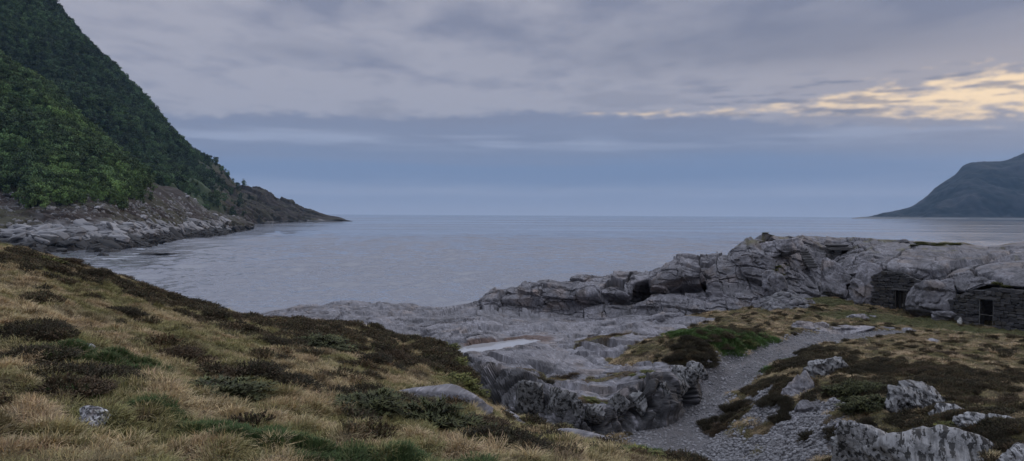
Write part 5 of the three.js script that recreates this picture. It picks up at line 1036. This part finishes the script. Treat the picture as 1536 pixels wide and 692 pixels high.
plant('mound_grass', sward, groundAll, 52000, (p) => (inView(p) && gMask(p.x, p.z) > 1.08 && inPatch(scree, p) < 0.3 && p.y < 13 ? free(moundBushes, p) * (1 - 0.6 * inPatch(heatherD, p)) : 0), moundTone, 0.8, 1.35, 'dry and green grass of the mound and bunker flat', 0.6, 4);
plant('mound_hummocks', [tuft(37, 90, 0.16, 0.26, 0.95, 0.12, 0.012), tuft(38, 80, 0.15, 0.22, 1.0, 0.1, 0.012)], groundAll, 3000, (p) => (inView(p) && gMask(p.x, p.z) > 1.12 && inPatch(scree, p) < 0.3 ? free(moundBushes, p) * (1 - 0.8 * inPatch(heatherD, p)) * (1 - inPatch(lawnD, p)) * sstep(-0.1, 0.25, fbm(p.x * 0.7, 14, p.z * 0.7, 3)) : 0), (p) => mix3(STRAW, STRAW2, rnd()).map((v) => v * 0.85), 0.8, 1.5, 'straw coloured hummocks of the heath mound', 0.6);
plant('knoll_grass', fresh, groundAll, 1500, (p) => (gMask(p.x, p.z) > 1.1 ? inPatch(greenD, p) : 0), () => [0.075, 0.14, 0.035], 1.3, 2.2, 'tall fresh green grass on the knoll beside the path', 0.4);
plant('shelf_turf', sward, shelfG, 3500, (p) => inPatch(heathOnShelf, p), (p) => mix3([0.16, 0.10, 0.055], OLIVE, sstep(-0.2, 0.3, noise(p.x, 2, p.z))), 0.5, 0.9, 'brown turf in hollows of the rock shelf', 0.7);

// ------------------------------------------------------------------ wood across the bay
function tree(seed, H, leaves, cols) {
  rs = seed; const c = collector(), bark = [0.12, 0.11, 0.10];
  c.strip([[0, -0.5, 0], [0.1, H * 0.35, 0], [0, H * 0.75, 0.1]], [0.28, 0.2, 0.06], [1, 0, 0], bark); c.strip([[0, -0.5, 0], [0.1, H * 0.35, 0], [0, H * 0.75, 0.1]], [0.28, 0.2, 0.06], [0, 0, 1], bark);
  const cl = []; for (let i = 0; i < 11; i++) { const a = rnd() * 6.283, q = rr(0.1, 0.42), y = rr(0.3, 0.92); cl.push([Math.cos(a) * q * H * 0.62, y * H, Math.sin(a) * q * H * 0.62, H * rr(0.13, 0.24)]); }
  for (const k of cl) c.strip([[0, H * 0.25, 0], [k[0] * 0.5, k[1] * 0.7, k[2] * 0.5], [k[0], k[1], k[2]]], [0.1, 0.07, 0.03], [0.7, 0, 0.7], bark);
  for (let i = 0; i < leaves; i++) {
    const k = cl[i % cl.length], d = V(rr(-1, 1), rr(-1, 1), rr(-1, 1)).normalize().multiplyScalar(k[3] * Math.cbrt(rnd())), s = rr(0.18, 0.40), n = V(rr(-1, 1), rr(-0.3, 1), rr(-1, 1)).normalize(), t = V(n.y, -n.x, 0.3).normalize().multiplyScalar(s), b = n.clone().cross(t).normalize().multiplyScalar(s), p = V(k[0] + d.x, k[1] + d.y * 0.85, k[2] + d.z), q = rr(0.7, 1.3), col = cols[Math.floor(rnd() * cols.length)].map((v) => v * q);
    c.tri([p.x - t.x, p.y - t.y, p.z - t.z], [p.x + t.x, p.y + t.y, p.z + t.z], [p.x + b.x * 1.3, p.y + b.y * 1.3, p.z + b.z * 1.3], col);
  }
  return c.geo();
}
{
  const birch = [51, 52, 53].map((s) => tree(s, 5.6, 420, [[0.9, 1, 0.8], [1, 1, 0.9], [0.8, 0.95, 0.9]]));
  const grow = (name, g, n, weight, tone, s0, s1, label) => { const sets = [[], [], []]; scatter(g, n, weight).forEach(([p, nn], i) => { const k = 0.42 * Math.pow(4.6, rnd()); sets[i % 3].push([pose(p, nn, rnd() * 6.28, rr(s0, s1), 0.1), tone(p).map((v) => v * k)]); }); sets.forEach((s, i) => many(name, birch[i], M.leaf, s, label, 'wood')); };
  const spurHi = (p) => { const [x, y] = project(p), e = 14 * fbm(p.x * 0.02, 2, p.z * 0.02, 4); return x > -60 && x < 260 && y < 312 + 2.2 * e - 0.25 * Math.max(0, 80 - x) ? sstep(-0.95, -0.55, fbm(p.x * 0.02 + 8, 4, p.z * 0.02, 3)) * sstep(232, 178, x + 2.4 * e) * (0.12 + 0.88 * sstep(314 + 2.2 * e - 0.25 * Math.max(0, 80 - x), 284, y)) : 0; };
  grow('birch_wood', spurG, 5200, spurHi, (p) => { const a = fbm(p.x * 0.02, p.y * 0.02, p.z * 0.02, 3); return mix3([0.058, 0.092, 0.040], [0.105, 0.155, 0.052], sstep(-0.3, 0.4, a)); }, 0.5, 2.0, 'light green birch wood on the near hillside across the bay');
  const headW = (p) => { const [x, y] = project(p); return x > -60 && x < 390 && y < 334 ? 0.05 * sstep(390, 330, x) + sstep(320, 290, x + 60 * fbm(p.x * 0.008, p.y * 0.008, p.z * 0.008, 3)) * sstep(38, 60, p.y + 30 * fbm(p.x * 0.01, 3, p.z * 0.01, 3)) : 0; };
  grow('dark_wood', headG, 11000, headW, (p) => { const a = fbm(p.x * 0.008, p.y * 0.008, p.z * 0.008, 3); return mix3([0.036, 0.062, 0.034], [0.054, 0.088, 0.038], sstep(-0.3, 0.4, a)); }, 0.8, 2.7, 'dark green wood covering the steep side of the headland');
}
renderer.render(scene, camera);
